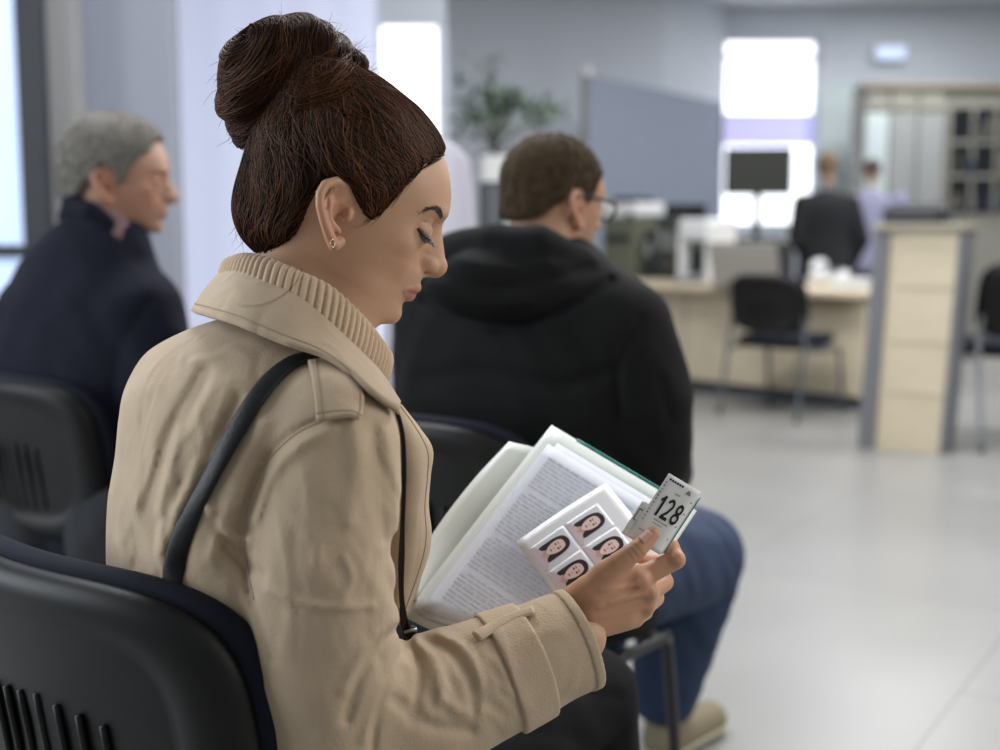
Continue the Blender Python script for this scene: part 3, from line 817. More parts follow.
    f = smax(f, -gr, 1.6)
    # ears
    H = np.array([ear_local(p) for p in HELIX]) * np.array([1, -1, 1]) + np.array(o.get('ear', (-2.2, 0, -2.6)))
    near = (x > -60) & (x < 40) & (ay > 50)
    if near.any():
        Qe = Q[near]; off = np.array(o.get('ear', (-2.2, 0, -2.6)))
        E = lambda u, v, yy: ear_local((u, v, -yy)) * np.array([1, -1, 1]) + off
        e = chain(Qe, H, [3.6, 4.0, 4.4, 4.6, 4.4, 4.2, 4.4, 5.2, 6.2, 5.6])
        ax = np.array([.32, 0, 1.0]); ax /= np.linalg.norm(ax); n_ = np.array([.30, .95, -.10]); n_ /= np.linalg.norm(n_); b_ = np.cross(n_, ax); b_ /= np.linalg.norm(b_)
        R = np.stack([b_, n_, np.cross(b_, n_)])
        pl = ell(Qe, E(332, 205, 74), (10, 4.6, 20), R)
        e = smin(e, pl, 4)
        e = smin(e, chain(Qe, np.array([E(334, 190, 77), E(328.5, 200, 81), E(327.5, 212, 82.5), E(331, 223, 81), E(336, 229, 78)]), [2.5, 3.2, 3.4, 3.4, 3.0]), 3)
        e = smin(e, ell(Qe, E(345, 214, 73), (5.5, 6, 8)), 3)
        e = smax(e, -ell(Qe, E(338, 212, 80), (6.5, 7.5, 9.5)), 3)
        e = smax(e, -ell(Qe, E(336, 196, 82), (7.5, 4.5, 6)), 3)
        f[near] = smin(f[near], e, 4.0)
    nk = o.get('neck')
    if nk is not None: f = smin(f, chain(P, nk[0], nk[1]), 14)
    if o.get('sub') is not None: f = smin(f, chain(P, o['sub'][0], o['sub'][1]), 16)
    return f

def skin_cols(P, base, lip, o):
    """skin tint: lips, warm cheeks, ears and nose; shade painted into the mouth line"""
    x, y, z = P[:, 0], P[:, 1], P[:, 2]; ay = np.abs(y)
    c = np.tile(np.array(base), (len(P), 1))
    def blend(w, col): 
        nonlocal c
        c = c * (1 - w[:, None]) + np.array(col) * w[:, None]
    red = np.array(base) * np.array([1.05, .80, .74])
    blend(.30 * np.exp(-((x - 72) / 22) ** 2 - ((ay - 48) / 18) ** 2 - ((z + 14) / 16) ** 2), red)
    blend(.6 * np.exp(-((x - 112) / 12) ** 2 - (ay / 14) ** 2 - ((z + 16) / 10) ** 2), red)
    blend(.6 * np.clip((ay - 68) / 8, 0, 1) * np.exp(-((x + 5) / 26) ** 4 - ((z + 14) / 36) ** 4), red)
    Q = np.stack([x, ay, z], 1).astype(np.float32)
    d = chain(Q, [(86.5, 21.5, -47.2), (92.5, 12, -47.0), (97, 0, -47)], [2.6, 6.6, 8.8])
    blend(np.clip(.8 - d / 2.0, 0, 1) * .95 * o.get('lipw', 1), lip)
    dm = chain(Q, [(87, 22.5, -47.6), (95.5, 12.5, -47.4), (101.5, 3, -47.3)], [.7, 1.0, 1.2]); blend(np.clip(1 - dm / 1.6, 0, 1) * .7 * o.get('lipw', 1), np.array(lip) * .3)  # crease between the lips painted darker, as its shade
    blend(.5 * np.exp(-((x - 84) / 12) ** 2 - ((ay - 31) / 13) ** 2 - ((z - 22) / 5) ** 2), np.array(base) * np.array([.86, .74, .70]))
    if o.get('beard') is not None:
        w = np.exp(-((z + 62) / 26) ** 2) * (x > 15) * np.clip((ay + x - 40) / 40, 0, 1); blend(.38 * w, o['beard'])
    return c

class HeadPose:
    """places head-local points in the person's frame"""
    def __init__(self, origin, pitch, yaw, roll=0.0, scale=1.0):
        p, yw, r = (math.radians(a) for a in (pitch, yaw, roll))
        f0 = np.array([math.cos(p), -math.sin(p), 0]); u0 = np.array([math.sin(p), math.cos(p), 0]); l0 = np.array([0, 0, 1.0])
        # yaw about the vertical, measured from image right towards away
        def ry(v): return np.array([v[0] * math.cos(yw) - v[2] * math.sin(yw), v[1], v[0] * math.sin(yw) + v[2] * math.cos(yw)])
        f0, u0, l0 = ry(f0), ry(u0), ry(l0)
        self.f, self.l, self.u = f0, l0 * math.cos(r) + u0 * math.sin(r), u0 * math.cos(r) - l0 * math.sin(r)
        self.o = np.array(origin, float); self.s = scale
    def inv(self, P):
        q = (P - self.o) / self.s
        return np.stack([q @ self.f, q @ self.l, q @ self.u], -1).astype(np.float32)
    def fwd(self, Q):
        Q = np.asarray(Q, float); return self.o + self.s * (Q[..., :1] * self.f + Q[..., 1:2] * self.l + Q[..., 2:3] * self.u)
# ================================================================ the woman in the trench coat
def make_torso(nodes, fr, n=2.2, bottom=None, top=None):
    """nodes: (u, v, k, half width, half depth, facing degrees) from the top down"""
    T = []
    for u, v, k, A, B, a in nodes:
        p = fr.pt(u, v, k); T.append((p[1], p[0], p[2], A, B, math.radians(a)))
    T = crom(np.array(T), 8); T = T[np.argsort(T[:, 0])]
    y0, y1 = T[0, 0], T[-1, 0]
    def f(P):
        Y = P[:, 1]
        cx, cz, A, B, a = (np.interp(Y, T[:, 0], T[:, i]) for i in range(1, 6))
        dx, dz = P[:, 0] - cx, P[:, 2] - cz; s, c = np.sin(a), np.cos(a)
        la, fa = dx * s - dz * c, dx * c + dz * s
        q = (np.abs(la / A) ** n + np.abs(fa / B) ** n) ** (1 / n)
        r = (q - 1) * np.minimum(A, B) * .85
        return smax(smax(r, Y - y1, 12), y0 - Y, 12)
    return f
def projector(fr):
    def f(P):
        x, y, z = P[:, 0], P[:, 2] + FPX, P[:, 1]
        d = y * CF[1] + z * CF[2]; uc = y * CU[1] + z * CU[2]
        return 500 + FPX * x / d, 375 - FPX * uc / d
    return f
def hit(fn, fr, uv, k0=-380, off=0.0, it=60):
    """first point of the surface along the sight line of each (u, v)"""
    uv = np.asarray(uv, float); k = np.full(len(uv), float(k0))
    for _ in range(it):
        P = np.array([fr.pt(u, v, kk) for (u, v), kk in zip(uv, k)]).astype(np.float32)
        k += np.clip(fn(P) - off, -30, 40) * .7
    return np.array([fr.pt(u, v, kk) for (u, v), kk in zip(uv, k)]), k
def polyline_d(U, Vv, L):
    d = np.full(len(U), 1e9); L = np.asarray(L, float)
    for a, b in zip(L[:-1], L[1:]):
        ab = b - a; h = np.clip(((U - a[0]) * ab[0] + (Vv - a[1]) * ab[1]) / (ab @ ab), 0, 1)
        d = np.minimum(d, np.hypot(U - a[0] - h * ab[0], Vv - a[1] - h * ab[1]))
    return d
def folds(fn, fr, lines, noise=1.2, zmax=1e9, ns=1.0):
    pr = projector(fr)
    lines = [(crom(np.array(L, float), 5), w, a) for L, w, a in lines]
    def f(P):
        r = fn(P); m = (np.abs(r) < 26) & (P[:, 2] < zmax)
        if m.any():
            q = P[m]; U, Vv = pr(q); t = np.zeros(len(q))
            for L, w, a in lines:
                lo, hi = L.min(0) - 3 * w, L.max(0) + 3 * w
                s = (U > lo[0]) & (U < hi[0]) & (Vv > lo[1]) & (Vv < hi[1])
                if s.any():
                    t[s] += a * np.exp(-(polyline_d(U[s], Vv[s], L) / w) ** 2)
            r[m] += np.clip(t, -4.0, 4.0) * np.clip((U - 104) / 70, .3, 1)
        if noise:
            m = np.abs(r) < 26; q = P[m] * ns
            r[m] += noise * (np.sin(q[:, 0] * .045 + 1.3 * np.sin(q[:, 1] * .021 + q[:, 2] * .018)) * np.sin(q[:, 1] * .028 + q[:, 2] * .033 + 1.7) + .5 * np.sin(q[:, 0] * .09 + q[:, 1] * .061 + 2 * np.sin(q[:, 2] * .03)))
        return r
    return f

FW = Frame(1.22)
HW = HeadPose(FW.pt(341.5, 213, 0), 22, 10, 0)
wneck = [HW.inv(FW.pts([(318, 226, 2), (304, 280, 2), (290, 335, 2)])), [50, 54, 60]]
wsub = [HW.inv(FW.pts([(352, 286, 2), (330, 322, 2)])), [36, 44]]
HO = dict(neck=(wneck[0], wneck[1]), sub=wsub, skull=78)
M_skin = mat('skin_woman', (.5, .3, .2), .48, attr='Col', sss=.08, bump=.12, bscale=700, spec=.4)
SKIN_W = (.49, .285, .175); LIP_W = (.41, .15, .115)

# --- right hand, closed on the ticket
HAND = dict(
    wrist=[[(548, 607, 8), (575, 600, 8)], [(556, 634, 14), (592, 624, 14)]],
    mcp=[(637, 580, 12), (645, 592, 20), (642, 605, 28), (632, 618, 34)],
)
def hand_sdf(P):
    f = None
    def add(g, k):
        nonlocal f
        f = g if f is None else smin(f, g, k)
    C = lambda L, R: chain(P, FW.pts(L), R)
    add(C([(548, 618, 10), (576, 601, 9), (606, 585, 6)], [15, 17, 17]), 8)
    add(C([(550, 630, 14), (590, 623, 16), (622, 614, 24)], [13, 16, 15]), 16)
    for w_, m_, r0, r1 in (((585, 600, 8), (638, 581, 14), 17, 13), ((588, 608, 10), (646, 593, 21), 16, 12.5), ((590, 616, 14), (643, 606, 29), 16, 12), ((592, 622, 18), (633, 617, 34), 15, 11.5)):
        add(C([w_, m_], [r0, r1]), 9)
    # four fingers, each with its own bends
    add(C([(639, 578, 12), (675, 560, 15), (671, 546, 21), (656, 543, 19)], [11.5, 9.8, 8.4, 7.4]), 3.5)
    add(C([(647, 592, 20), (664, 582, 46), (655, 562, 52), (640, 560, 44)], [11.5, 10, 9, 8]), 3.0)
    add(C([(644, 605, 28), (655, 598, 58), (640, 580, 66), (626, 578, 56)], [11, 9.6, 8.6, 7.8]), 3.0)
    add(C([(634, 617, 34), (645, 612, 60), (630, 596, 70), (618, 594, 62)], [10, 8.4, 7.6, 7]), 3.0)
    # thumb from the side of the palm
    th = C([(592, 590, 0), (618, 564, -9), (638, 549, -12), (653, 533.5, -9)], [16, 11.5, 9.6, 6.8])
    f = smin(f, th, 8)
    # web, knuckles, tendons and creases
    f = smin(f, chain(P, FW.pts([(605, 572, -2), (634, 571, 4)]), [9, 8]), 10)
    for k_, r in (((642, 580, 3), 7), ((651, 592, 10), 6.5), ((648, 605, 19), 6)):
        f = smin(f, ball(P, FW.pt(*k_), r), 7)
    f = smin(f, ball(P, FW.pt(677, 559, 10), 8), 5)
    for a, b in (((598, 597, -9), (637, 582, -2)), ((598, 606, -7), (644, 593, 5)), ((600, 616, -1), (642, 606, 14))):
        f = smin(f, chain(P, FW.pts([a, b]), [2.2, 2.6]), 4)
    U, V = projector(FW)(P)
    near = np.abs(f) < 8
    if near.any():
        q = near
        for L, w, a in (([(631, 549), (637, 557)], 1.3, .7), ([(635, 545), (642, 554)], 1.2, .8), ([(627, 552), (632, 560)], 1.4, .5), ([(663, 549), (668, 563)], 1.3, .4),
                        ([(610, 603), (630, 596), (640, 588)], 2.0, -.8), ([(600, 590), (622, 588)], 2.0, -.6), ([(672, 553), (681, 560)], 1.2, .4)):
            f[q] += a * np.exp(-(polyline_d(U[q], V[q], L) / w) ** 2)
    return f
def left_hand_sdf(P):
    C = lambda L, R: chain(P, FW.pts(L), R)
    f = C([(380, 712, 225), (425, 684, 218), (458, 656, 206)], [20, 19, 20])
    f = smin(f, C([(430, 674, 214), (480, 634, 194)], [17, 13]), 8)
    for a, b, c, r in (((470, 600, 178), (505, 575, 168), (525, 556, 165), 9.5), ((476, 612, 176), (515, 590, 160), (538, 570, 152), 9.5), ((476, 622, 172), (514, 606, 150), (536, 590, 140), 9), ((470, 632, 166), (502, 622, 142), (522, 610, 132), 8)):
        f = smin(f, C([a, b, c], [r + 2, r, r - 2]), 3.5)
    f = smin(f, C([(444, 656, 200), (458, 628, 178), (470, 604, 160)], [13, 10.5, 8.5]), 6)
    return f
def woman_body():
    Vs, Qs, Cs = [], [], []; n = 0
    lo = np.min([HW.fwd([p]) [0] for p in [(-120, -110, -130), (-120, 110, -130), (135, 110, 135), (135, -110, 135), (135, 0, -120), (-100, 0, -200)]], 0); hi = np.max([HW.fwd([p])[0] for p in [(-120, -110, 140), (-120, 110, 140), (135, 110, 135), (135, -110, 135), (135, 0, -120)]], 0)
    lo[1] = FW.pt(300, 350, 0)[1]
    V, Q = sdf_mesh(lambda P: head_sdf(HW.inv(P), HO), lo, hi, 1.35, 1)
    Vs.append(V); Qs.append(orient(FW.world(V), Q)); Cs.append(skin_cols(HW.inv(V), SKIN_W, LIP_W, HO)); n += len(V)
    for fn, a, b in ((hand_sdf, (520, 660, -40), (705, 510, 110)), (left_hand_sdf, (350, 700, 60), (580, 540, 240))):
        c1, c2 = FW.pt(*a), FW.pt(*b); lo, hi = np.minimum(c1, c2), np.maximum(c1, c2)
        V, Q = sdf_mesh(fn, lo - 8, hi + 8, 1.25, 1)
        c = np.tile(np.array(SKIN_W) * np.array([1.02, .94, .88]), (len(V), 1))
        U, Vv = projector(FW)(V)
        for kx in ((642, 580), (651, 593), (648, 606), (677, 559), (650, 537), (638, 548)):
            w_ = .4 * np.exp(-((U - kx[0]) ** 2 + (Vv - kx[1]) ** 2) / 70.0)[:, None]; c = c * (1 - w_) + w_ * np.array([.52, .25, .17])
        Vs.append(V); Qs.append(orient(FW.world(V), Q) + n); Cs.append(c); n += len(V)
    # shape of the body under the clothes
    V, Q = sdf_mesh(lambda P: woman_under(P), *WBOX, 8, 1)
    Vs.append(V); Qs.append(orient(FW.world(V), Q) + n); Cs.append(np.tile(np.array(SKIN_W), (len(V), 1)))
    return np.concatenate(Vs), np.concatenate(Qs), np.concatenate(Cs)

# --- coat
WT = make_torso([(287, 316, 4, 66, 62, 28), (262, 342, 4, 116, 94, 28), (247, 376, 2, 154, 108, 28), (241, 420, 2, 170, 114, 28), (237, 470, 6, 170, 116, 29), (235, 530, 18, 168, 120, 31), (240, 600, 34, 168, 122, 36), (250, 690, 55, 175, 128, 44), (262, 790, 80, 190, 140, 50), (275, 890, 100, 195, 150, 52)], FW)
ARM = [(332, 442, -122), (321, 560, -118), (325, 655, -95), (338, 728, -62)]; ARMR = [60, 67, 70, 72]
FORE = [(338, 728, -62), (420, 706, -40), (500, 674, -16), (583, 637, 8)]; FORER = [74, 68, 58, 51]
LARM = [(196, 425, 150), (232, 560, 235), (270, 690, 262)]; LARMR = [62, 66, 60]
LFORE = [(270, 690, 262), (335, 718, 250), (388, 708, 224)]; LFORER = [60, 54, 44]
fa, fb = FW.pt(*FORE[-2]), FW.pt(*FORE[-1]); fdir_ = (fb - fa) / np.linalg.norm(fb - fa)
def fore_t(P): return (P - fb.astype(np.float32)) @ fdir_.astype(np.float32)
def woman_under(P):
    f = smax(WT(P) + 22, P[:, 1] - FW.pt(290, 385, 0)[1], 8)
    f = smin(f, chain(P, FW.pts(ARM), [r - 26 for r in ARMR]), 20); f = smin(f, chain(P, FW.pts(FORE), [r - 26 for r in FORER]), 10)
    f = smin(f, chain(P, FW.pts(LARM + LFORE[1:]), [38, 40, 36, 32, 24]), 20)
    f = smin(f, chain(P, FW.pts([(298, 310, 2), (280, 380, 2)]), [44, 44]), 10)
    for hip, knee, ank in WLEGS: f = smin(f, chain(P, FW.pts([hip, knee, ank]), [70, 50, 34]), 20)
    return f
WLEGS = [((318, 835, 40), (590, 698, 400), (596, 965, 420)), ((240, 800, 190), (470, 690, 470), (478, 930, 480))]
WBOX = (np.minimum(FW.pt(60, 980, -260), FW.pt(60, 980, 560)) - 20, np.maximum(FW.pt(720, 270, -260), FW.pt(720, 270, 560)) + 20)
CF_LINES = [
    ([(205, 372), (170, 440), (150, 520), (146, 560)], 7.65, 5.44), ([(235, 400), (205, 470), (185, 530), (180, 566)], 8.5, 4.42), ([(150, 400), (128, 450), (122, 500)], 6.8, 3.74),
    ([(178, 430), (160, 500), (160, 550)], 5.1, -5.1), ([(128, 505), (140, 545), (136, 565)], 4.25, 5.44), ([(158, 520), (150, 552), (160, 575)], 4.25, 5.78), ([(120, 540), (128, 570)], 4.25, -4.08), ([(215, 520), (230, 550), (262, 575)], 5.1, 5.1), ([(205, 505), (225, 530), (250, 540)], 5.1, -3.74),
    ([(262, 425), (232, 500), (215, 560)], 10.2, -4.25),
    # sleeve head and upper arm
    ([(330, 416), (295, 432), (264, 462), (246, 505), (243, 550), (252, 600), (272, 660)], 3.57, 3.2), ([(334, 428), (300, 446), (272, 476), (256, 520)], 5.1, -3.74),
    ([(352, 420), (358, 470), (350, 520)], 9.35, -4.25), ([(385, 430), (396, 480), (400, 530)], 6.8, -3.74), ([(372, 425), (378, 480), (384, 540)], 5.1, 3.06),
    ([(268, 590), (300, 603), (335, 608), (372, 606)], 4.25, -3.74), ([(345, 558), (352, 580), (340, 605)], 4.25, -3.06), ([(395, 540), (385, 570), (395, 600)], 5.95, 3.74), ([(310, 520), (318, 560)], 8.5, -2.72),
    # elbow
    ([(406, 622), (380, 642), (358, 680), (346, 720)], 5.1, 5.0), ([(408, 640), (392, 672), (376, 716), (372, 750)], 4.25, 5.6), ([(396, 622), (366, 650), (344, 690)], 5.95, -4), ([(402, 650), (384, 694), (364, 740)], 5.1, -4.2),
    ([(408, 632), (420, 672), (412, 720)], 5.1, 4.2), ([(414, 640), (436, 664), (442, 700)], 5.1, -4.76), ([(424, 640), (450, 652), (470, 680), (474, 712)], 5.1, 4.76), ([(440, 634), (466, 650), (482, 684)], 4.25, -3.4), ([(395, 700), (430, 725), (470, 730)], 5.95, 4.25), ([(440, 700), (462, 712), (480, 712)], 5.1, -3.74),
]
def coat_raw(P):
    f = WT(P)
    front = ell(P, FW.pt(328, 580, 80), (66, 110, 60)); f = smin(f, front, 30)
    f = smin(f, chain(P, FW.pts([(285, 378, -40), (328, 425, -114)]), [44, 54]), 26)
    f = smin(f, chain(P, FW.pts([(262, 372, 40), (200, 415, 140)]), [50, 60]), 30)
    f = smin(f, chain(P, FW.pts(LARM), LARMR), 26); f = smin(f, chain(P, FW.pts(LFORE), LFORER), 12)
    for hip, knee, ank in WLEGS:
        h, k = np.array(hip, float), np.array(knee, float)
        f = smin(f, chain(P, FW.pts([hip, h * .72 + k * .28]), [92, 78]), 26)
    arm = smin(chain(P, FW.pts(ARM), ARMR), chain(P, FW.pts(FORE), FORER), 16)
    arm = smax(arm, fore_t(P), 4)
    arm = smax(arm, -np.maximum(chain(P, FW.pts(FORE), [r - 7 for r in FORER]), -30 - fore_t(P)), 2)
    f = smin(f, arm, 9)
    return f
def streaks():
    r = random.Random(9); out = []
    for _ in range(34):      # long soft drag lines down the back
        u, v = r.uniform(118, 262), r.uniform(380, 520)
        if u + (v - 380) * .25 > 285: continue
        L = r.uniform(40, 110); sl = r.uniform(-.55, -.2) if u > 150 else r.uniform(-.35, .05)
        out.append(([(u, v), (u + sl * L * .5 + r.uniform(-3, 3), v + L * .5), (u + sl * L, v + L)], r.uniform(3.2, 5.5), r.choice((-1, 1)) * r.uniform(.7, 1.8)))
    for _ in range(26):      # sleeve: slack cloth
        u, v = r.uniform(265, 385), r.uniform(440, 640)
        a = r.uniform(.9, 1.9); L = r.uniform(25, 70)
        out.append(([(u, v), (u + math.cos(a) * L * .5 + r.uniform(-4, 4), v + math.sin(a) * L * .5), (u + math.cos(a) * L, v + math.sin(a) * L)], r.uniform(3.5, 6), r.choice((-1, 1)) * r.uniform(.6, 1.6)))
    for _ in range(22):      # forearm
        u, v = r.uniform(400, 500), r.uniform(640, 715)
        a = r.uniform(.5, 1.3); L = r.uniform(18, 45)
        out.append(([(u, v), (u + math.cos(a) * L, v + math.sin(a) * L)], r.uniform(3.2, 5), r.choice((-1, 1)) * r.uniform(.7, 1.8)))
    return out
CF_LINES += streaks()
coat_sdf = folds(coat_raw, FW, CF_LINES, 1.3, 120)
M_coat = mat('beige_trench_cotton', srgb(180, 158, 131), .88, bump=.30, bscale=420, var=.10, vscale=26, sheen=.12)
def crumple(m, scale, stren, dist, stretch=(1, 1, .35)):
    nt = m.node_tree; N = nt.nodes; L = nt.links; b = N['Principled BSDF']
    tc = N.new('ShaderNodeTexCoord'); mp = N.new('ShaderNodeMapping'); mp.inputs['Scale'].default_value = stretch; L.new(tc.outputs['Object'], mp.inputs['Vector'])
    n = N.new('ShaderNodeTexNoise'); n.inputs['Scale'].default_value = scale; n.inputs['Detail'].default_value = 3; n.inputs['Distortion'].default_value = 1.4
    try: n.noise_type = 'RIDGED_MULTIFRACTAL'
    except Exception: pass
    L.new(mp.outputs['Vector'], n.inputs['Vector'])
    bp = N.new('ShaderNodeBump'); bp.inputs['Strength'].default_value = stren; bp.inputs['Distance'].default_value = dist
    L.new(n.outputs['Fac'], bp.inputs['Height'])
    old = b.inputs['Normal'].links[0].from_socket if b.inputs['Normal'].links else None
    if old: L.new(old, bp.inputs['Normal'])
    L.new(bp.outputs['Normal'], b.inputs['Normal'])
crumple(M_coat, 20, .5, .006)
M_coat_in = mat('beige_coat_facing', srgb(168, 147, 126), .9, bump=.3, bscale=420)
M_knit = mat('beige_rib_knit', srgb(190, 164, 134), .95, bump=.5, bscale=260, sheen=.3)
M_black_leather = mat('black_leather', srgb(20, 20, 22), .5, bump=.25, bscale=300, spec=.3)
M_trouser = mat('black_trouser_cloth', srgb(15, 15, 16), .9, bump=.3, bscale=350, spec=.2)

V, Q, C = woman_body()
base_w = np.array([-.235, 1.335, 0.0])
Vw = FW.world(V) - base_w
woman = meshobj('person', Vw, Q, M_skin, None, True, cols=C)
woman.location = base_w
tag(woman, 'seated woman with a brown hair bun and beige trench coat reading papers', 'person')

V, Q = sdf_mesh(coat_sdf, np.minimum(FW.pt(70, 905, -260), FW.pt(70, 905, 420)), np.maximum(FW.pt(640, 300, -260), FW.pt(640, 300, 420)), 2.9, 1)
Vw = FW.world(V); coat = meshobj('trench_coat', Vw, orient(Vw, Q), M_coat, woman)

def part_sheet(name, G, thick, m, parent=None, up=(5, 5), label=None):
    V, F = sheet_geo(G, up, thick); return meshobj(name, FW.world(V), F, m, parent or woman, True, label)
def part_tube(name, P, r, m, parent=None, n=10, flat=None, label=None, closed=False):
    V, F = tube_geo(P, r, n, True, flat, closed); return meshobj(name, FW.world(V), F, m, parent or woman, True, label)

# turtleneck: ribbed roll around the neck
TOPR = [(229, 260, 18), (244, 255, -30), (266, 259, -62), (296, 272, -76), (330, 288, -74), (362, 317, -52), (386, 347, -4), (384, 350, 38), (352, 322, 80), (310, 290, 92), (262, 268, 72)]
BOTR = [(224, 296, 18), (236, 304, -40), (256, 314, -76), (285, 330, -92), (318, 350, -90), (346, 374, -64), (372, 392, -4), (372, 392, 44), (340, 368, 92), (298, 332, 108), (248, 304, 84)]
def knit():
    n = 44 * 8
    t = crom(FW.pts(TOPR), 40, True); b = crom(FW.pts(BOTR), 40, True)
    n = len(t); V = []; rows = []
    ctr = (t.mean(0) + b.mean(0)) / 2
    # arc-length so that ribs are even
    seg = np.linalg.norm(np.roll(t, -1, 0) - t, axis=1); s = np.concatenate([[0], np.cumsum(seg)[:-1]]); tot = seg.sum(); NR = int(tot / 7.6)
    N = 900; si = np.linspace(0, tot, N, endpoint=False)
    ti = np.stack([np.interp(si, np.append(s, tot), np.append(t[:, i], t[0, i])) for i in range(3)], 1); bi = np.stack([np.interp(si, np.append(s, tot), np.append(b[:, i], b[0, i])) for i in range(3)], 1)
    ph = np.arange(N) / N * NR * 2 * math.pi
    prof = [(-.16, -20), (-.02, -19), (.0, -14), (-.06, -7), (-.05, -1), (.03, 4), (.15, 6.5), (.35, 8), (.6, 8), (.85, 6), (1.02, 3), (1.04, -3), (.9, -8)]
    for w_, off in prof:
        p = ti * (1 - w_) + bi * w_; ax = bi - ti; ax /= np.linalg.norm(ax, axis=1)[:, None]
        r = p - ctr; r -= ax * (r * ax).sum(1)[:, None]; r /= np.linalg.norm(r, axis=1)[:, None]
        rib = (np.abs(np.cos(ph / 2)) ** .7 - .6) * 3.4 * (1 if off > -6 else .3)
        rows.append(p + r * (off + rib)[:, None])
    m = len(rows); F = []
    for j in range(m - 1):
        for i in range(N): F.append((j * N + i, j * N + (i + 1) % N, (j + 1) * N + (i + 1) % N, (j + 1) * N + i))
    Vw = FW.world(np.concatenate(rows)); Q = np.array(F)
    meshobj('turtleneck', Vw, Q[:, ::-1], M_knit, woman)
knit()

# collar (folded over) and lapel
IN = [(352, 338, 92), (300, 296, 106), (250, 268, 78), (228, 266, 22), (240, 268, -36), (262, 276, -68), (290, 291, -86), (322, 317, -94), (350, 343, -88), (378, 371, -58), (399, 402, -30)]
MIDC = [(372, 366, 102), (300, 312, 126), (232, 288, 96), (208, 288, 18), (222, 290, -60), (246, 298, -98), (282, 316, -118), (318, 340, -124), (345, 362, -112), (372, 388, -76), (399, 406, -36)]
OUT = [(380, 380, 104), (300, 328, 140), (224, 312, 112), (193, 311, 14), (206, 316, -72), (236, 325, -116), (284, 344, -138), (322, 356, -140), (350, 374, -126), (376, 397, -92), (398, 413, -46)]
def drape(L, off, side=None):
    out = []
    for u, v, k in L:
        p, kk = hit(coat_sdf, FW, [(u, v)], off=off)
        r = abs(coat_sdf(p.astype(np.float32))[0] - off)
        out.append((u, v, min(k, kk[0]) if (r < 3 and k < 20) else k))
    return out
OUT = drape(OUT, 7); MIDC = drape(MIDC, 10)
part_sheet('coat_collar', [FW.pts(IN), FW.pts(MIDC), FW.pts(OUT)], 4.5, M_coat, woman, (7, 8))
st = crom(FW.pts(OUT) * .94 + FW.pts(MIDC) * .06, 10)
M_stitch = mat('stitching', srgb(150, 130, 104), .9)
def stitch(G, up, thick, row=None, col=None, parent=None, r=.55):
    V, _f = sheet_geo(G, up, thick); Rn = (len(G) - 1) * up[0] + 1; Cn = (len(G[0]) - 1) * up[1] + 1
    for h in (0, 1):
        A = V[h * Rn * Cn:(h + 1) * Rn * Cn].reshape(Rn, Cn, 3); P = A[row] if row is not None else A[:, col]
        part_tube('stitching', P, r, M_stitch, parent, 6)
ccol = [o for o in woman.children if o.name.startswith('coat_collar')][0]
stitch([FW.pts(IN), FW.pts(MIDC), FW.pts(OUT)], (7, 8), 4.8, row=12, parent=ccol)
lap_out = [(400, 405, -34), (417, 427, -26), (431, 449, -16), (429, 475, -8), (427, 505, -4), (430, 535, 0), (425, 562, 2), (404, 614, 4)]
lap_mid = [(394, 410, -50), (406, 434, -56), (412, 458, -54), (414, 482, -48), (411, 510, -42), (410, 538, -34), (406, 564, -30), (396, 612, -14)]
lap_in = [(380, 412, -58), (374, 440, -50), (372, 465, -44), (372, 490, -40), (370, 515, -36), (370, 540, -30), (372, 566, -26), (374, 612, -14)]
lap_ = part_sheet('coat_lapel', [FW.pts(lap_in), FW.pts(lap_mid), FW.pts(lap_out)], 4.0, M_coat, woman, (6, 8))
stitch([FW.pts(lap_in), FW.pts(lap_mid), FW.pts(lap_out)], (6, 8), 4.4, row=10, parent=lap_)
fr_out = [(404, 440, 30), (424, 480, 60), (426, 530, 70), (420, 575, 60), (404, 622, 40)]
fr_in = [(396, 430, -40), (404, 480, -30), (410, 530, -20), (408, 575, -14), (398, 625, -4)]
part_sheet('coat_front_facing', [FW.pts(fr_in), FW.pts(fr_out)], 4.0, M_coat_in, woman, (5, 6))

# shoulder strap of the coat (epaulette) with its button
EP = [[(308, 362), (330, 360), (346, 368), (358, 381)], [(312, 380), (332, 380), (350, 387), (363, 398)], [(315, 400), (334, 400), (352, 405), (362, 412)], [(317, 421), (336, 418), (350, 416), (359, 419)]]
G = [hit(coat_sdf, FW, r, off=o_)[0] for r, o_ in zip(EP, (4, 5, 6.5, 8))]
ep_ = part_sheet('epaulette', G, 4.5, M_coat, woman, (6, 6))
stitch(G, (6, 6), 4.9, col=2, parent=ep_); stitch(G, (6, 6), 4.9, col=16, parent=ep_); stitch(G, (6, 6), 4.9, row=16, parent=ep_)
# seam stitches along sleeve head, collar edge
seam, _ = hit(coat_sdf, FW, crom(np.array([(330, 418), (296, 434), (266, 464), (248, 506), (245, 550), (254, 600)]), 10), off=.4)
part_tube('armhole_seam', seam, .9, M_coat_in, woman, 6)
# cuff strap round the sleeve, with loops
def cuff(name, t0, t1, dr, m):
    def f(P):
        t = fore_t(P); a = chain(P, FW.pts(FORE), [r + dr for r in FORER])
        a = smax(a, -chain(P, FW.pts(FORE), [r - 4 for r in FORER]), 1)
        return smax(smax(a, t - t1, 2.2), t0 - t, 2.2)
    c1, c2 = FW.pt(440, 770, -110), FW.pt(640, 560, 90)
    V, Q = sdf_mesh(folds(f, FW, [([(500, 630), (512, 670), (520, 715)], 4, -.8)], .5), np.minimum(c1, c2), np.maximum(c1, c2), 1.9, 1); Vw = FW.world(V)
    return meshobj(name, Vw, orient(Vw, Q), m, woman)
cuff('cuff_strap', -94, -54, 4.5, M_coat)
cuff('cuff_hem', -13, -1, 1.6, M_coat)
P_, _ = hit(coat_sdf, FW, crom(np.array([(476, 637), (494, 626), (514, 616), (534, 610)], float), 6), off=4.0)
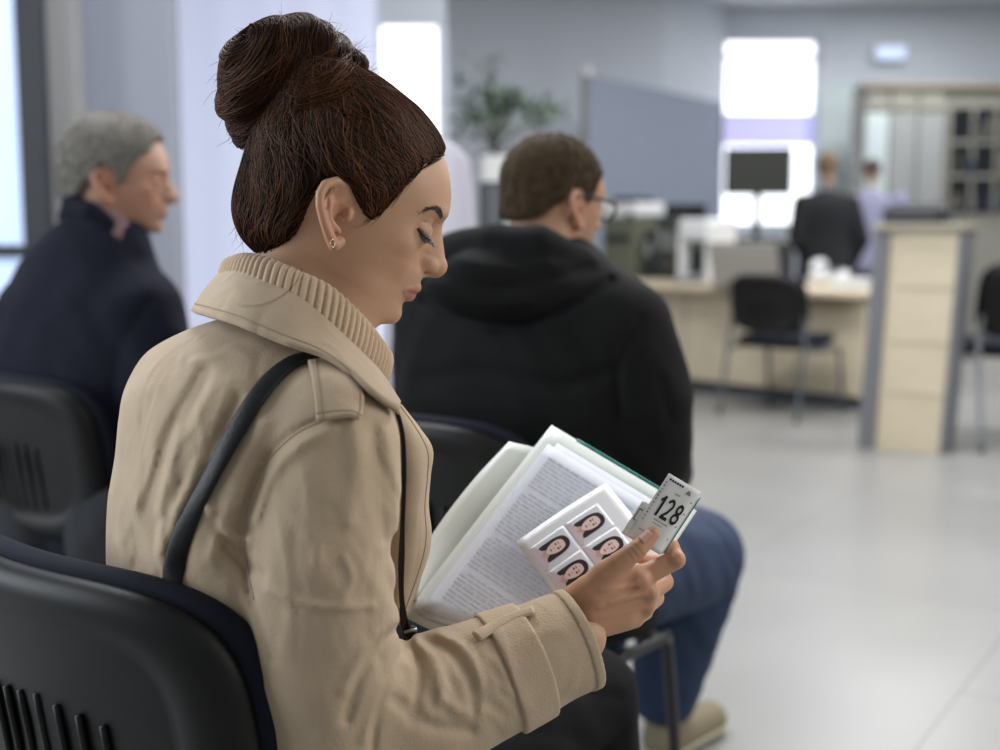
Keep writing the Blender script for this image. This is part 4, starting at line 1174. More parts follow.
part_tube('cuff_loop', P_, 6.6, M_coat, woman, 12, (grad(coat_sdf, P_), .32))
P_, _ = hit(coat_sdf, FW, crom(np.array([(507, 640), (514, 662), (524, 690), (534, 708)], float), 6), off=7.0)

# trousers and boots
def legs(P):
    f = None
    for hip, knee, ank in WLEGS:
        g = chain(P, FW.pts([hip, knee, ank]), [92, 66, 50]); f = g if f is None else smin(f, g, 14)
    return smax(f, FW.pt(590, 940, 420)[1] - P[:, 1], 4)
c1, c2 = FW.pt(150, 960, -60), FW.pt(760, 600, 560)
V, Q = sdf_mesh(folds(legs, FW, [([(520, 700), (570, 690), (625, 700)], 7, 3), ([(510, 730), (560, 735), (620, 760)], 8, 3), ([(600, 650), (625, 690), (632, 745)], 7, -2)], 2.0), np.minimum(c1, c2) - 40, np.maximum(c1, c2) + 40, 5, 1)
Vw = FW.world(V); meshobj('trousers', Vw, orient(Vw, Q), M_trouser, woman)
for hip, knee, ank in WLEGS:
    a = FW.pt(*ank); fdw = np.array([math.cos(math.radians(50)), 0, math.sin(math.radians(50))]); gy = -CAMH / FW.s
    def shoe(P, a=a, fdw=fdw, gy=gy):
        hl = np.array([a[0], gy + 34, a[2]]); toe = hl + fdw * 165; toe[1] = gy + 24
        f = smin(cone(P, hl, toe, 36, 26), cone(P, a, hl, 44, 38), 16)
        return smax(f, gy + 1 - P[:, 1], 2)
    V, Q = sdf_mesh(shoe, np.array([a[0] - 70, gy - 5, a[2] - 70]), np.array([a[0] + 230, a[1] + 60, a[2] + 230]), 5, 1)
    Vw = FW.world(V); meshobj('boot', Vw, orient(Vw, Q), M_black_leather, woman)
# ================================================================ her hair: scalp, bun, loose strands
def img2loc(p):
    du, dv = p[0] - 341.5, p[1] - 213; return (.927 * du + .375 * dv, .375 * du - .927 * dv)
HPOLY = np.array([img2loc(p) for p in [(446, 158), (430, 164), (412, 178), (398, 192), (386, 204), (377, 220), (368, 227), (360, 218), (353, 200), (346, 186), (332, 179), (318, 188), (308, 204), (300, 224), (292, 246), (282, 260), (262, 260), (240, 240), (225, 215), (215, 180), (225, 120), (290, 60), (360, 60), (420, 90), (460, 130), (462, 152)]])
def poly_sd(X, Y, poly):
    d = np.full(len(X), 1e9); ins = np.zeros(len(X), bool)
    n = len(poly)
    for i in range(n):
        a, b = poly[i], poly[(i + 1) % n]; e = b - a
        h = np.clip(((X - a[0]) * e[0] + (Y - a[1]) * e[1]) / (e @ e), 0, 1)
        d = np.minimum(d, np.hypot(X - a[0] - h * e[0], Y - a[1] - h * e[1]))
        c = ((a[1] > Y) != (b[1] > Y)) & (X < (b[0] - a[0]) * (Y - a[1]) / ((b[1] - a[1]) + 1e-12) + a[0])
        ins ^= c
    return np.where(ins, -d, d)
def hair_cap_local(q, shrink=0.0):
    x, y, z = q[:, 0], q[:, 1], q[:, 2]
    f = ell(q, (-8, 0, 44), (101.5, 81, 88.5))
    f = smin(f, ell(q, (-48, 0, -12), (57, 60, 60)), 22)
    f = smin(f, cone(q, (-30, 0, 95), (-62, 0, 98), 42, 44), 18)
    ly = z + np.clip((np.abs(y) - 40) / 40, 0, 1) * 2
    d2 = poly_sd(x, ly, HPOLY)
    d2 = d2 + np.clip((70 - np.abs(y)) / 70, 0, 1) * 10 * np.exp(-((x - 70) / 30) ** 2) * 0.3
    front = np.clip((x + 20) / 40, 0, 1)
    return smax(f, d2 + shrink * front, 11)
BUN_C = FW.pt(284, 82, 0)
BAX = np.array([-.50, .66, -.56]); BAX /= np.linalg.norm(BAX)
def bun_sdf(P):
    E = lambda u, v, k, r: ell(P, FW.pt(u, v, k), r)
    f = E(280, 82, 0, (58, 63, 58))
    f = smin(f, E(256, 96, -8, (34, 46, 44)), 14)
    f = smin(f, E(262, 122, -4, (32, 27, 34)), 12)
    f = smin(f, E(330, 62, -6, (25, 26, 32)), 12)
    f = smin(f, E(318, 96, -14, (36, 24, 42)), 12)
    f = smin(f, E(300, 50, 6, (44, 31, 44)), 12)
    f = smin(f, E(350, 72, -10, (17, 17, 20)), 10)
    q = P - BUN_C.astype(np.float32)
    h = q @ BAX.astype(np.float32); rad = q - h[:, None] * BAX.astype(np.float32)
    t1 = np.cross(BAX, [0, 0, 1.0]); t1 /= np.linalg.norm(t1); t2 = np.cross(BAX, t1)
    ang = np.arctan2(rad @ t2.astype(np.float32), rad @ t1.astype(np.float32))
    f = f + 2.4 * np.sin(h * .16 + ang * 2 + 1.0) + 1.2 * np.sin(h * .33 - ang * 1.0)
    return f
def hair_sdf(P):
    return smin(hair_cap_local(HW.inv(P), 6.0), bun_sdf(P), 5)
M_hairbase = mat('dark_brown_hair', srgb(26, 17, 13), .65, bump=.5, bscale=120, spec=.1)
M_hair = mat('brown_hair_strands', srgb(60, 38, 26), .5, attr='Col', spec=.12)
lo = FW.pt(190, 300, 0); hi = FW.pt(480, -10, 0)
V, Q = sdf_mesh(hair_sdf, (lo[0], lo[1], -120), (hi[0], hi[1], 120), 2.0, 1)
Vw = FW.world(V); hair = meshobj('hair', Vw, orient(Vw, Q), M_hairbase, woman)
def unit(a): return a / (np.linalg.norm(a, axis=-1, keepdims=True) + 1e-9)
def trace(fn, P, field, steps, step, off, wob=.0, rng=RNG):
    """follow a direction field over a surface"""
    P = project(fn, P, 3, off); out = [P.copy()]
    d_prev = None
    for i in range(steps):
        d = field(P, i); n = grad(fn, P, 1.5)
        d = d - n * (d * n).sum(1)[:, None]; d = unit(d)
        if d_prev is not None: d = unit(.6 * d + .4 * d_prev)
        d_prev = d
        P = (P + d * step + rng.normal(0, wob, P.shape)).astype(np.float32)
        P = (P - (fn(P) - off)[:, None] * grad(fn, P, 1.5)).astype(np.float32)
        out.append(P.copy())
    return np.stack(out, 1)
def hair_color(n, rng, warm=.35):
    dark, mid, red = np.array(srgb(22, 14, 10)), np.array(srgb(64, 39, 24)), np.array(srgb(112, 68, 40))
    t = rng.random(n)[:, None]; c = dark * (1 - t) + mid * t
    w = (rng.random(n)[:, None] ** 3) * warm * 1.6
    return c * (1 - w) + red * w
def hair_strands():
    rng = np.random.default_rng(11); lines = []; rad = []; cols = []
    # scalp: towards the foot of the bun
    capfn = lambda P: hair_cap_local(HW.inv(P))
    BB = np.array([HW.fwd([(-60, y, 98)])[0] for y in (0,)])[0]
    v = V[rng.integers(0, len(V), 9000)]
    q = HW.inv(v); fb = bun_sdf(v.astype(np.float32))
    keep = (fb > 2) & (q[:, 1] < 62)
    S = v[keep][:2600]
    # more roots along the hairline
    hl = []
    for i in list(range(0, 20)):
        a, b = HPOLY[i], HPOLY[i + 1]
        for t in rng.random(75 if i < 9 else 22):
            p = a * (1 - t) + b * t; hl.append((p[0] - rng.random() * 7 * np.sign(p[0]), -60 - rng.random() * 20, p[1] + rng.normal(0, 2)))
    top = []
    for t in rng.random(260): top.append((70 + rng.normal(0, 3), -75 * t ** .8, 90 + rng.normal(0, 3)))
    S = np.concatenate([S, HW.fwd(np.array(hl)), HW.fwd(np.array(top))])
    bias = rng.normal(0, 15, (len(S), 3)); ph = rng.random((len(S), 1)) * 6; offs = rng.uniform(.1, 1.6, len(S)).astype(np.float32)
    fld = lambda P, i: unit(BB + bias - P) + .22 * np.sin(P[:, [1, 2, 0]] * .06 + i * .25) + .10 * np.sin(i * .5 + ph)
    T = trace(capfn, S.astype(np.float32), fld, 22, 4.6, offs, .4, rng)
    for L, c in zip(T, hair_color(len(T), rng, .48)):
        d = np.linalg.norm(L - BB, axis=1); m = np.argmax(d < 30) if (d < 30).any() else len(L)
        if m < 5: continue
        L = L[:m]; n_ = rng.integers(max(5, m * 2 // 3), m + 1); lines.append(L[:n_]); rad.append(rng.uniform(.35, .8)); cols.append(c)
    # bun: winding round its axis
    fb = bun_sdf(V.astype(np.float32)); vb = V[(fb < 3)]
    S = vb[rng.integers(0, len(vb), 2600)].astype(np.float32)
    tw = rng.normal(.0, .28, (len(S), 1)); offs = rng.uniform(.0, 1.8, len(S)).astype(np.float32)
    fld = lambda P, i: unit(np.cross(BAX, P - BUN_C)) + tw * BAX + .25 * np.sin(P[:, [1, 2, 0]] * .05)
    T = trace(bun_sdf, S, fld, 15, 5.0, offs, .25, rng)
    for L, c in zip(T, hair_color(len(T), rng, .45)):
        lines.append(L[:rng.integers(8, 17)]); rad.append(rng.uniform(.35, .85)); cols.append(c)
    # lighter locks twisted at the foot of the bun
    for L in ([(304, 100), (320, 94), (338, 88), (352, 82)], [(316, 84), (330, 76), (342, 66), (350, 58)], [(300, 106), (318, 102), (340, 95), (358, 84)], [(330, 88), (342, 76), (352, 62)]):
        B, _ = hit(hair_sdf, FW, crom(np.array(L, float), 4), off=1.0)
        for _ in range(22):
            o_ = rng.normal(0, 3.2, 3); lines.append(B + o_ + rng.normal(0, .4, B.shape)); rad.append(rng.uniform(.4, .7)); cols.append(np.array(srgb(92, 58, 34)) * rng.uniform(.3, 1.3))
    # loose ends
    def fly(u0, v0, du, dv, n, sp, ln, k=(-40, 30)):
        for _ in range(n):
            a = np.array([u0 + rng.normal(0, sp), v0 + rng.normal(0, sp), rng.uniform(*k)]); dr = np.array([du + rng.normal(0, .35), dv + rng.normal(0, .35), rng.normal(0, .3)])
            a = a.copy(); s0 = project(hair_sdf, FW.pts([a]), 5, -1.0)[0]; dr3 = FW.pt(*(a + dr)) - FW.pt(*a); dr3 /= np.linalg.norm(dr3); ll = ln * rng.uniform(.4, 1.0)
            nn = grad(hair_sdf, s0[None])[0]; d0 = .5 * dr3 + .5 * nn; b3 = s0 + d0 * ll * .5; c3 = b3 + (dr3 + rng.normal(0, .35, 3)) * ll * .7
            lines.append(crom(np.array([s0, b3, c3]), 6)); rad.append(rng.uniform(.16, .3)); cols.append(np.array(srgb(52, 36, 27))); continue
            b = a + dr * ln * rng.uniform(.4, 1.0); c = b + (dr + rng.normal(0, .35, 3)) * ln * .5
            lines.append(crom(FW.pts([a, b, c]), 6)); rad.append(rng.uniform(.16, .3)); cols.append(np.array(srgb(52, 36, 27)))
    fly(232, 90, -.35, .9, 16, 8, 22); fly(234, 128, -.1, .9, 14, 7, 18); fly(236, 70, -.7, .6, 12, 8, 14); fly(245, 148, .3, .8, 10, 5, 10)
    fly(358, 52, .7, -.5, 22, 5, 15); fly(366, 72, .9, -.15, 18, 4, 15); fly(335, 30, .5, -.6, 14, 9, 12); fly(285, 20, .3, -.3, 12, 16, 12); fly(245, 45, -.5, -.5, 10, 10, 10)
    fly(240, 228, -.1, .9, 9, 5, 16); fly(236, 238, -.2, .9, 5, 4, 14); fly(262, 252, -.1, .7, 14, 8, 9); fly(415, 100, .6, -.5, 16, 10, 8); fly(445, 140, .5, .2, 10, 5, 6); fly(392, 88, .5, -.7, 14, 10, 9)
    def wisp(L, n, sp, rr=(.25, .45), fn=None):
        for _ in range(n):
            P = crom(np.array(L, float), 6); P, _k = hit(fn or head_only, FW, P, off=.7)
            lines.append(P + np.linspace(0, 1, len(P))[:, None] * rng.normal(0, sp, 3)); rad.append(rng.uniform(*rr)); cols.append(np.array(srgb(46, 30, 22)))
    head_only = lambda P: head_sdf(HW.inv(P), HO)
    wisp([(392, 196), (384, 208), (372, 219), (360, 226), (348, 229)], 5, 2.6, (.16, .3)); wisp([(380, 206), (374, 216), (366, 223)], 8, 2); wisp([(408, 180), (398, 194), (388, 204)], 12, 2.2); wisp([(428, 166), (414, 174), (404, 184)], 10, 2); wisp([(443, 158), (432, 163), (420, 169)], 16, 2.5, (.14, .26)); wisp([(420, 172), (408, 182), (398, 190)], 16, 3, (.14, .26)); wisp([(400, 192), (390, 202), (380, 208)], 14, 3, (.14, .26))
    L = crom(np.array([(302, 268, -96), (296, 282, -112), (282, 296, -128), (262, 305, -128), (244, 306, -126), (238, 304, -126)], float), 6)
    for _ in range(4): lines.append(FW.pts(L + rng.normal(0, .7, 3))); rad.append(.2); cols.append(np.array(srgb(84, 60, 44)))
    Vs, Fs, ow = strands_geo(lines, rad)
    meshobj('hair_strands', FW.world(Vs), Fs, M_hair, hair, True, cols=np.array(cols)[ow])
hair_strands()

# brow, lashes, eye slit, earring, thumb nail
def face_hairs():
    rng = np.random.default_rng(5)
    hd = lambda P: head_sdf(HW.inv(P), HO)
    lines = []; rad = []
    br = crom(np.array([(419, 213), (425, 210.5), (431, 209.2), (436.5, 210), (440.5, 213.5), (441.5, 217)], float), 12)
    n = len(br)
    for i in range(150):
        t = rng.random() ** .45; j = int(t * (n - 1)); c = br[j] + rng.normal(0, 1, 2) * np.array([.7, .6 + 1.6 * t])
        tg = br[min(j + 4, n - 1)] - br[max(j - 4, 0)]; tg /= np.linalg.norm(tg)
        d = -tg * .9 + np.array([0, -.45 * t]); L = rng.uniform(2.6, 4.6)
        P, k = hit(hd, FW, [c, c + d * L * .5, c + d * L], off=.5)
        if k.max() - k.min() > 12: continue
        lines.append(crom(P, 2)); rad.append(rng.uniform(.18, .34))
    for sgn in (1,):
        Vs, Fs, _ = strands_geo(lines, rad); meshobj('eyebrow', FW.world(Vs), Fs, mat('brow_hair', srgb(54, 38, 30), .6), woman)
    # lashes along the lowered lid
    ec = np.array((74.5, 32, 12)) * np.array([1, -1, 1]); lines = []; rad = []
    sl = np.array([(-3.5, -13.8, .8), (4.5, -12.9, -3.0), (10.5, -7.8, -4.8), (13.4, 0, -4.6), (12.8, 6, -3.2)])
    C = crom(sl, 8) + ec
    lid_line = HW.fwd(C + unit(C - ec) * .6)
    V_, F_ = tube_geo(lid_line, np.interp(np.linspace(0, 1, len(lid_line)), [0, .2, .8, 1], [.5, 1.7, 1.9, .6]), 8)
    meshobj('lash_line', FW.world(V_), F_, mat('lash_black', srgb(24, 18, 16), .5), woman)
    for i in range(46):
        j = rng.integers(0, len(C)); r = unit(C[j] - ec); d = r * 1.0 + np.array([.25, -.1, -.55]) + rng.normal(0, .12, 3)
        L = rng.uniform(4.5, 7.5); P = C[j] + np.array([np.zeros(3), d * L * .5, d * L + np.array([0, 0, .8])])
        lines.append(HW.fwd(crom(P, 3))); rad.append(.34)
    Vs, Fs, _ = strands_geo(lines, rad); meshobj('eyelashes', FW.world(Vs), Fs, MATS['lash_black'], woman)
    # eye glimpsed below the lid, with the lower lash line
    low = np.array([(-3.0, -13.9, -1.2), (4.0, -12.6, -6.6), (9.5, -8.2, -9.4), (12.4, -1.5, -8.6), (12.4, 4.5, -5.4)])
    LW = HW.fwd(crom(low, 8) + ec)
    V_, F_ = sheet_geo([lid_line + 0.0, (lid_line + LW) / 2 + np.array([.6, 0, -.8]), LW], (4, 1), .6)
    meshobj('eye', FW.world(V_), F_, mat('eye_grey', srgb(84, 72, 66), .12), woman, label='grey brown eye under the lowered lid')
    V_, F_ = tube_geo(LW, np.interp(np.linspace(0, 1, len(LW)), [0, .3, .8, 1], [.35, .55, .5, .2]), 6); meshobj('lower_lash_line', FW.world(V_), F_, mat('lash_brown', srgb(70, 48, 38), .6), woman)
    # earring
    c, k = hit(hd, FW, [(333, 240)], off=.5)
    c = c[0] + np.array([0, -1.5, -1]); t = np.linspace(0, 2 * math.pi, 28, endpoint=False)
    ring = c + np.stack([2.6 * np.cos(t) * .8, 3.6 * np.sin(t) - 1.5, 2.0 * np.cos(t) - 1.0], 1)
    V_, F_ = tube_geo(ring, .42, 8, closed=True); meshobj('earring', FW.world(V_), F_, mat('gold', srgb(206, 182, 146), .25, metal=1), woman, label='small gold hoop earring')
    # nail
    nl = [(643, 537), (648, 531.5), (652, 529), (650, 534)]
    G = []
    for a in (-1, 0, 1):
        row = []
        for b in (0, .5, 1):
            p = np.array([642.5 + 9 * b, 541.5 - 8.6 * b]) + a * np.array([2.9, 3.1]) * (1 - .25 * b) + np.array([-1.6, -1.2]); row.append(p)
        P_, _k = hit(hand_sdf, FW, row, off=.55); G.append(P_)
    V_, F_ = sheet_geo(G, (5, 5), .9); meshobj('thumb_nail', FW.world(V_), F_, mat('nail', (.60, .36, .28), .3), woman)
face_hairs()
# ================================================================ what she holds and carries
# --- document folder on her lap
fA, fB, fC = FW.pt(409, 608, 62), FW.pt(553, 423, 200), FW.pt(694, 506, 128)
ea, eb = fB - fA, fC - fB; en = np.cross(ea, eb); en /= np.linalg.norm(en)
if en @ np.array([0, 0, -1]) < 0: en = -en        # towards the reader and the camera
def fp(a, b, lift=0.0): return fA + a * ea + b * eb + en * (lift + 5.0 * math.sin(a * 3.0) * (1 - b) * .6)
base_f = FW.world(fp(.0, .5))
folder = empty('document_folder', tuple(base_f), 0, 'pale green document folder with printed sheets on the woman\'s lap', 'folder')
def fsheet(name, a0, a1, b0, b1, lift, thick, m, parent, cut=.54, n=(6, 5)):
    G = [[fp(a0 + cut * max(b, 0) ** 2 + (a1 - a0 - cut * max(b, 0) ** 2) * t, b, lift) for b in np.linspace(b0, b1, n[1])] for t in np.linspace(0, 1, n[0])]
    V, F = sheet_geo(G, (3, 3), thick); return meshobj(name, FW.world(V), F, m, parent, True)
M_folder = mat('pale_green_plastic', srgb(229, 233, 225), .3, spec=.5)
M_paper = mat('white_paper', srgb(222, 225, 234), .8)
M_paper2 = mat('sheet_paper', srgb(214, 220, 214), .75)
M_ink = mat('grey_print', srgb(196, 200, 212), .8)
M_teal = mat('teal_edge', srgb(60, 150, 142), .4)
fsheet('back_cover', -.03, 1.0, -.01, 1.02, -7, 2.0, M_folder, folder)
G = [FW.pts([(404, 590, 76), (440, 620, 70), (480, 650, 60)]), FW.pts([(430, 538, 130), (480, 560, 120), (520, 590, 100)]), FW.pts([(470, 484, 172), (520, 500, 160), (560, 520, 140)]), FW.pts([(509, 442, 208), (545, 452, 196), (590, 480, 176)])]
V_, F_ = sheet_geo(G, (6, 6), 2.0); meshobj('divider_sheet', FW.world(V_), F_, M_folder, folder)
fsheet('plastic_sleeve', .0, .985, .02, .99, -3, 1.2, M_paper2, folder)
pg = fsheet('printed_page', .02, .90, .06, .97, .2, .8, M_paper, folder)
pg2 = fsheet('lower_page', .0, .93, .10, .985, -1.6, .7, M_paper, folder)
V_, F_ = tube_geo(np.array([fp(1.0, b, -5) for b in np.linspace(.18, 1.0, 12)]), 1.5, 8); meshobj('edge_binding', FW.world(V_), F_, M_teal, folder, label='teal edge binding')
def amin(b): return .54 * max(b, 0) ** 2 + .05
def print_lines():
    mb_V, mb_F = [], []; n = 0; r = random.Random(21)
    a = .84; line = 0
    def quad(a0, a1, b0, b1):
        nonlocal n
        k = 3 if b1 - b0 > .2 else 1
        for i in range(k):
            c0, c1 = b0 + (b1 - b0) * i / k, b0 + (b1 - b0) * (i + 1) / k
            mb_V.extend([fp(a0, c0, .95), fp(a0, c1, .95), fp(a1, c1, .95), fp(a1, c0, .95)]); mb_F.append((n, n + 1, n + 2, n + 3)); n += 4
    while a > .09:
        long = .93 if r.random() > .2 else r.uniform(.5, .8)
        b = .12
        if line in (9, 21, 30): a -= .016; b = .16
        while b < long and a > amin(b):
            w_ = r.uniform(.018, .075); quad(a, a + ((.0056) if line not in (0, 26, 33) else .0085), b, min(b + w_, .93)); b += w_ + .011
        a -= .0185; line += 1
    meshobj('printed_text', FW.world(np.array(mb_V)), mb_F, M_ink, pg, False)
print_lines()

# --- sheet of passport photographs
sL, sT, sB = FW.pt(516, 542, 84), FW.pt(606, 483, 122), FW.pt(571, 616, 28)
sp, sq = sT - sL, sB - sL; sn = np.cross(sp, sq); sn /= np.linalg.norm(sn)
if sn[2] > 0: sn = -sn
def sheet_pt(p, q, lift=0.0): return sL + p * sp + q * sq + sn * (lift + 3.0 * (1 - (2 * p - 1) ** 2) - 3.0 * q * q)
pho = empty('photo_sheet', tuple(FW.world(sheet_pt(.5, .5))), 0, 'white sheet of four small passport portraits held before the folder', 'photo')
def sh(name, p0, p1, q0, q1, lift, th, m, par):
    G = [[sheet_pt(p, q, lift) for q in np.linspace(q0, q1, 5)] for p in np.linspace(p0, p1, 5)]
    V, F = sheet_geo(G, (3, 3), th); return meshobj(name, FW.world(V), F, m, par)
sh('photo_paper', 0, 1, 0, 1, 0, .7, mat('photo_paper', srgb(240, 240, 244), .35), pho)
M_pbg = mat('portrait_backdrop', srgb(226, 229, 236), .35); M_phair = mat('portrait_hair', srgb(52, 36, 36), .4); M_pface = mat('portrait_face', srgb(234, 208, 200), .4)
M_pneck = mat('portrait_neck', srgb(206, 168, 160), .4); M_pcloth = mat('portrait_top', srgb(212, 194, 200), .4); M_pdark = mat('portrait_features', srgb(70, 48, 48), .4); M_plip = mat('portrait_lips', srgb(176, 104, 104), .4)
def portrait(p0, p1, q0, q1):
    root = sh('portrait_print', p0, p1, q0, q1, .42, .12, M_pbg, pho)
    # portrait space: X across (-1..1 along q), Y up (-1..1 along p)
    def mapp(X, Y, l): return sheet_pt(p0 + (p1 - p0) * (Y + 1) / 2, q0 + (q1 - q0) * (X + 1) / 2, l)
    def shape(name, pts, l, m):
        c = np.mean(pts, 0); V = [mapp(c[0], c[1], l)] + [mapp(x, y, l) for x, y in pts]; n = len(pts)
        meshobj(name, FW.world(np.array(V)), [(0, 1 + i, 1 + (i + 1) % n) for i in range(n)], m, root, False)
    el = lambda cx, cy, rx, ry, n=28: [(cx + rx * math.cos(2 * math.pi * i / n), cy + ry * math.sin(2 * math.pi * i / n)) for i in range(n)]
    shape('hair', crom([(-.60, -.62), (-.62, -.2), (-.60, .3), (-.42, .68), (0, .82), (.42, .68), (.60, .3), (.62, -.2), (.60, -.62), (.34, -.60), (.2, -.2), (-.2, -.2), (-.34, -.60)], 5, True), .85, M_phair)
    shape('shoulders', [(-.94, -1), (-.86, -.78), (-.42, -.62), (-.2, -.52), (.2, -.52), (.42, -.62), (.86, -.78), (.94, -1)], 1.0, M_pcloth)
    shape('neck', [(-.2, -.2), (-.22, -.58), (0, -.74), (.22, -.58), (.2, -.2)], 1.1, M_pneck)
    shape('face', crom([(0, -.46), (.24, -.32), (.38, -.02), (.38, .3), (.24, .52), (-.05, .56), (-.26, .5), (-.38, .3), (-.38, -.02), (-.24, -.32)], 5, True), 1.2, M_pface)
    for s_ in (-1, 1): shape('eye', el(s_ * .17, .14, .085, .045), 1.3, M_pdark); shape('brow', [(s_ * .07, .25), (s_ * .26, .25), (s_ * .26, .29), (s_ * .07, .29)], 1.3, M_pdark)
    shape('mouth', el(0, -.21, .11, .04), 1.3, M_plip); shape('nose', el(0, -.04, .05, .05), 1.3, M_pneck)
for p0, p1 in ((.055, .425), (.44, .81)):
    for q0, q1 in ((.15, .465), (.48, .795)): portrait(p0, p1, q0, q1)

# --- queue ticket 128
tA, tB, tD = FW.pt(628, 536, 3), FW.pt(660, 555, 5), FW.pt(669, 473, -4)
tx, ty = tB - tA, tD - tA; tn = np.cross(tx, ty); tn /= np.linalg.norm(tn)
if tn[2] > 0: tn = -tn
ty = ty + tn * 0
def tp_(x, y, l=0.0): return tA + x * tx + y * ty + tn * (l + .8 * (y - .3) ** 2)
tick = empty('queue_ticket', tuple(FW.world(tp_(.5, .2))), 0, 'small white paper queue ticket numbered 128 between thumb and finger', 'ticket')
def tsheet(name, x0, x1, y0, y1, l, th, m, par):
    G = [[tp_(x, y, l) for y in np.linspace(y0, y1, 6)] for x in np.linspace(x0, x1, 3)]
    V, F = sheet_geo(G, (2, 3), th); return meshobj(name, FW.world(V), F, m, par)
M_tick = mat('ticket_paper', srgb(240, 237, 231), .7); M_black = mat('black_print', srgb(28, 28, 30), .6); M_fine = mat('fine_print_grey', srgb(120, 116, 110), .7); M_emb = mat('emblem_print', srgb(132, 138, 156), .7)
tsheet('paper', 0, 1, 0, 1, 0, .8, M_tick, tick)
def tquads(name, L, m):
    V, F = [], []
    for x0, x1, y0, y1 in L:
        n = len(V); V += [tp_(x0, y0, .7), tp_(x1, y0, .7), tp_(x1, y1, .7), tp_(x0, y1, .7)]; F.append((n, n + 1, n + 2, n + 3))
    return meshobj(name, FW.world(np.array(V)), F, m, tick, False)
r_ = random.Random(4)
L = [(.10 + i * .075, .155 + i * .075, .925, .955) for i in range(6)]
tquads('top_code', L, M_black)
L = [(.05, .085, y, y + r_.uniform(.012, .035)) for y in np.arange(.30, .90, .052)] + [(.93, .955, y, y + .02) for y in (.22, .42, .62, .80)]
tquads('edge_marks', L, M_fine)
L = [(.32 + i * .06, .36 + i * .06, .37, .385) for i in range(7)] + [(.36 + i * .055, .40 + i * .055, .325, .337) for i in range(5)] + [(.44 + i * .05, .48 + i * .05, .80, .815) for i in range(3)] + [(.12 + i * .07, .17 + i * .07, .16, .175) for i in range(8)]
tquads('fine_print', L, M_fine)
V = [tp_(.66, .875, .7), tp_(.82, .875, .7), tp_(.76, .93, .7), tp_(.70, .93, .7)]; meshobj('emblem', FW.world(np.array(V)), [(0, 1, 2, 3)], M_emb, tick, False)
def digit_ribbon(L, cx, w=.145):
    """ribbon strokes in ticket space; digit box 1 high, .62 wide"""
    P = np.array(L, float); T = np.gradient(P, axis=0); T /= np.linalg.norm(T, axis=1)[:, None] + 1e-9; N = np.stack([-T[:, 1], T[:, 0]], 1)
    a, b = P + N * w / 2, P - N * w / 2; n = len(P)
    m = lambda q: tp_(.54 + (cx + q[0]) * .36, .575 + (q[1] - .5) * .30, 1.0)
    return [m(q) for q in a] + [m(q) for q in b], [(i, i + 1, n + i + 1, n + i) for i in range(n - 1)]
arc = lambda cx, cy, rx, ry, a0, a1, n=24: [(cx + rx * math.cos(math.radians(a0 + (a1 - a0) * i / n)), cy + ry * math.sin(math.radians(a0 + (a1 - a0) * i / n))) for i in range(n + 1)]
NV, NF = [], []
for L, cx, w_ in (([(0.04, 0), (.04, .25), (.04, .5), (.04, .75), (.04, 1.0)], -.72, .19), ([(-.20, .74), (-.1, .80), (.0, .9), (.05, 1.0)], -.72, .15),
              (arc(0, .72, .21, .23, 165, -28) + [(.06, .36), (-.1, .2), (-.2, .09)], -.08, .15), ([(-.28, .065), (0, .065), (.29, .065)], -.08, .15),
              (arc(0, .735, .185, .20, 0, 360, 32), .68, .15), (arc(0, .275, .225, .21, 0, 360, 32), .68, .15)):
    v_, f_ = digit_ribbon(L, cx, w_); n0 = len(NV); NV += v_; NF += [tuple(i + n0 for i in q) for q in f_]
meshobj('number', FW.world(np.array(NV)), NF, M_black, tick, False, label='bold black number 128')
# second slip behind the first
slip = empty('ticket_slip', tuple(FW.world(tp_(.5, .1, -2))), 0, 'second paper slip with a teal edge tucked behind ticket 128', 'ticket')
G = [[tp_(x, y, -2.2) for y in np.linspace(.02, .93, 5)] for x in (.05, .55, 1.07)]
V_, F_ = sheet_geo(G, (3, 3), .7); meshobj('paper', FW.world(V_), F_, M_tick, slip)
V_, F_ = tube_geo(np.array([tp_(1.07, y, -2.2) for y in np.linspace(.05, .93, 8)]), .8, 6); meshobj('printed_edge', FW.world(V_), F_, M_teal, slip)
stub = empty('ticket_stub', tuple(FW.world(tp_(-.05, .2, -4))), 0, 'torn ticket stub at the left of ticket 128 above the thumb', 'ticket')
G = [[tp_(x, y, -4.2) for y in np.linspace(-.02, .52 - .12 * abs(x - .1), 5)] for x in (-.17, .1, .45)]
V_, F_ = sheet_geo(G, (3, 3), .7); meshobj('paper', FW.world(V_), F_, M_tick, stub)
V, F = [], []
for i, (x0, x1, y0, y1) in enumerate([(-.13, -.10, .22, .40), (-.10, -.02, .38, .40), (-.10, -.04, .22, .235), (.02, .05, .30, .36), (.0, .07, .18, .19), (.02, .08, .14, .15)]):
    n = len(V); V += [tp_(x0, y0, -3.6), tp_(x1, y0, -3.6), tp_(x1, y1, -3.6), tp_(x0, y1, -3.6)]; F.append((n, n + 1, n + 2, n + 3))
meshobj('printed_marks', FW.world(np.array(V)), F, M_fine, stub, False)

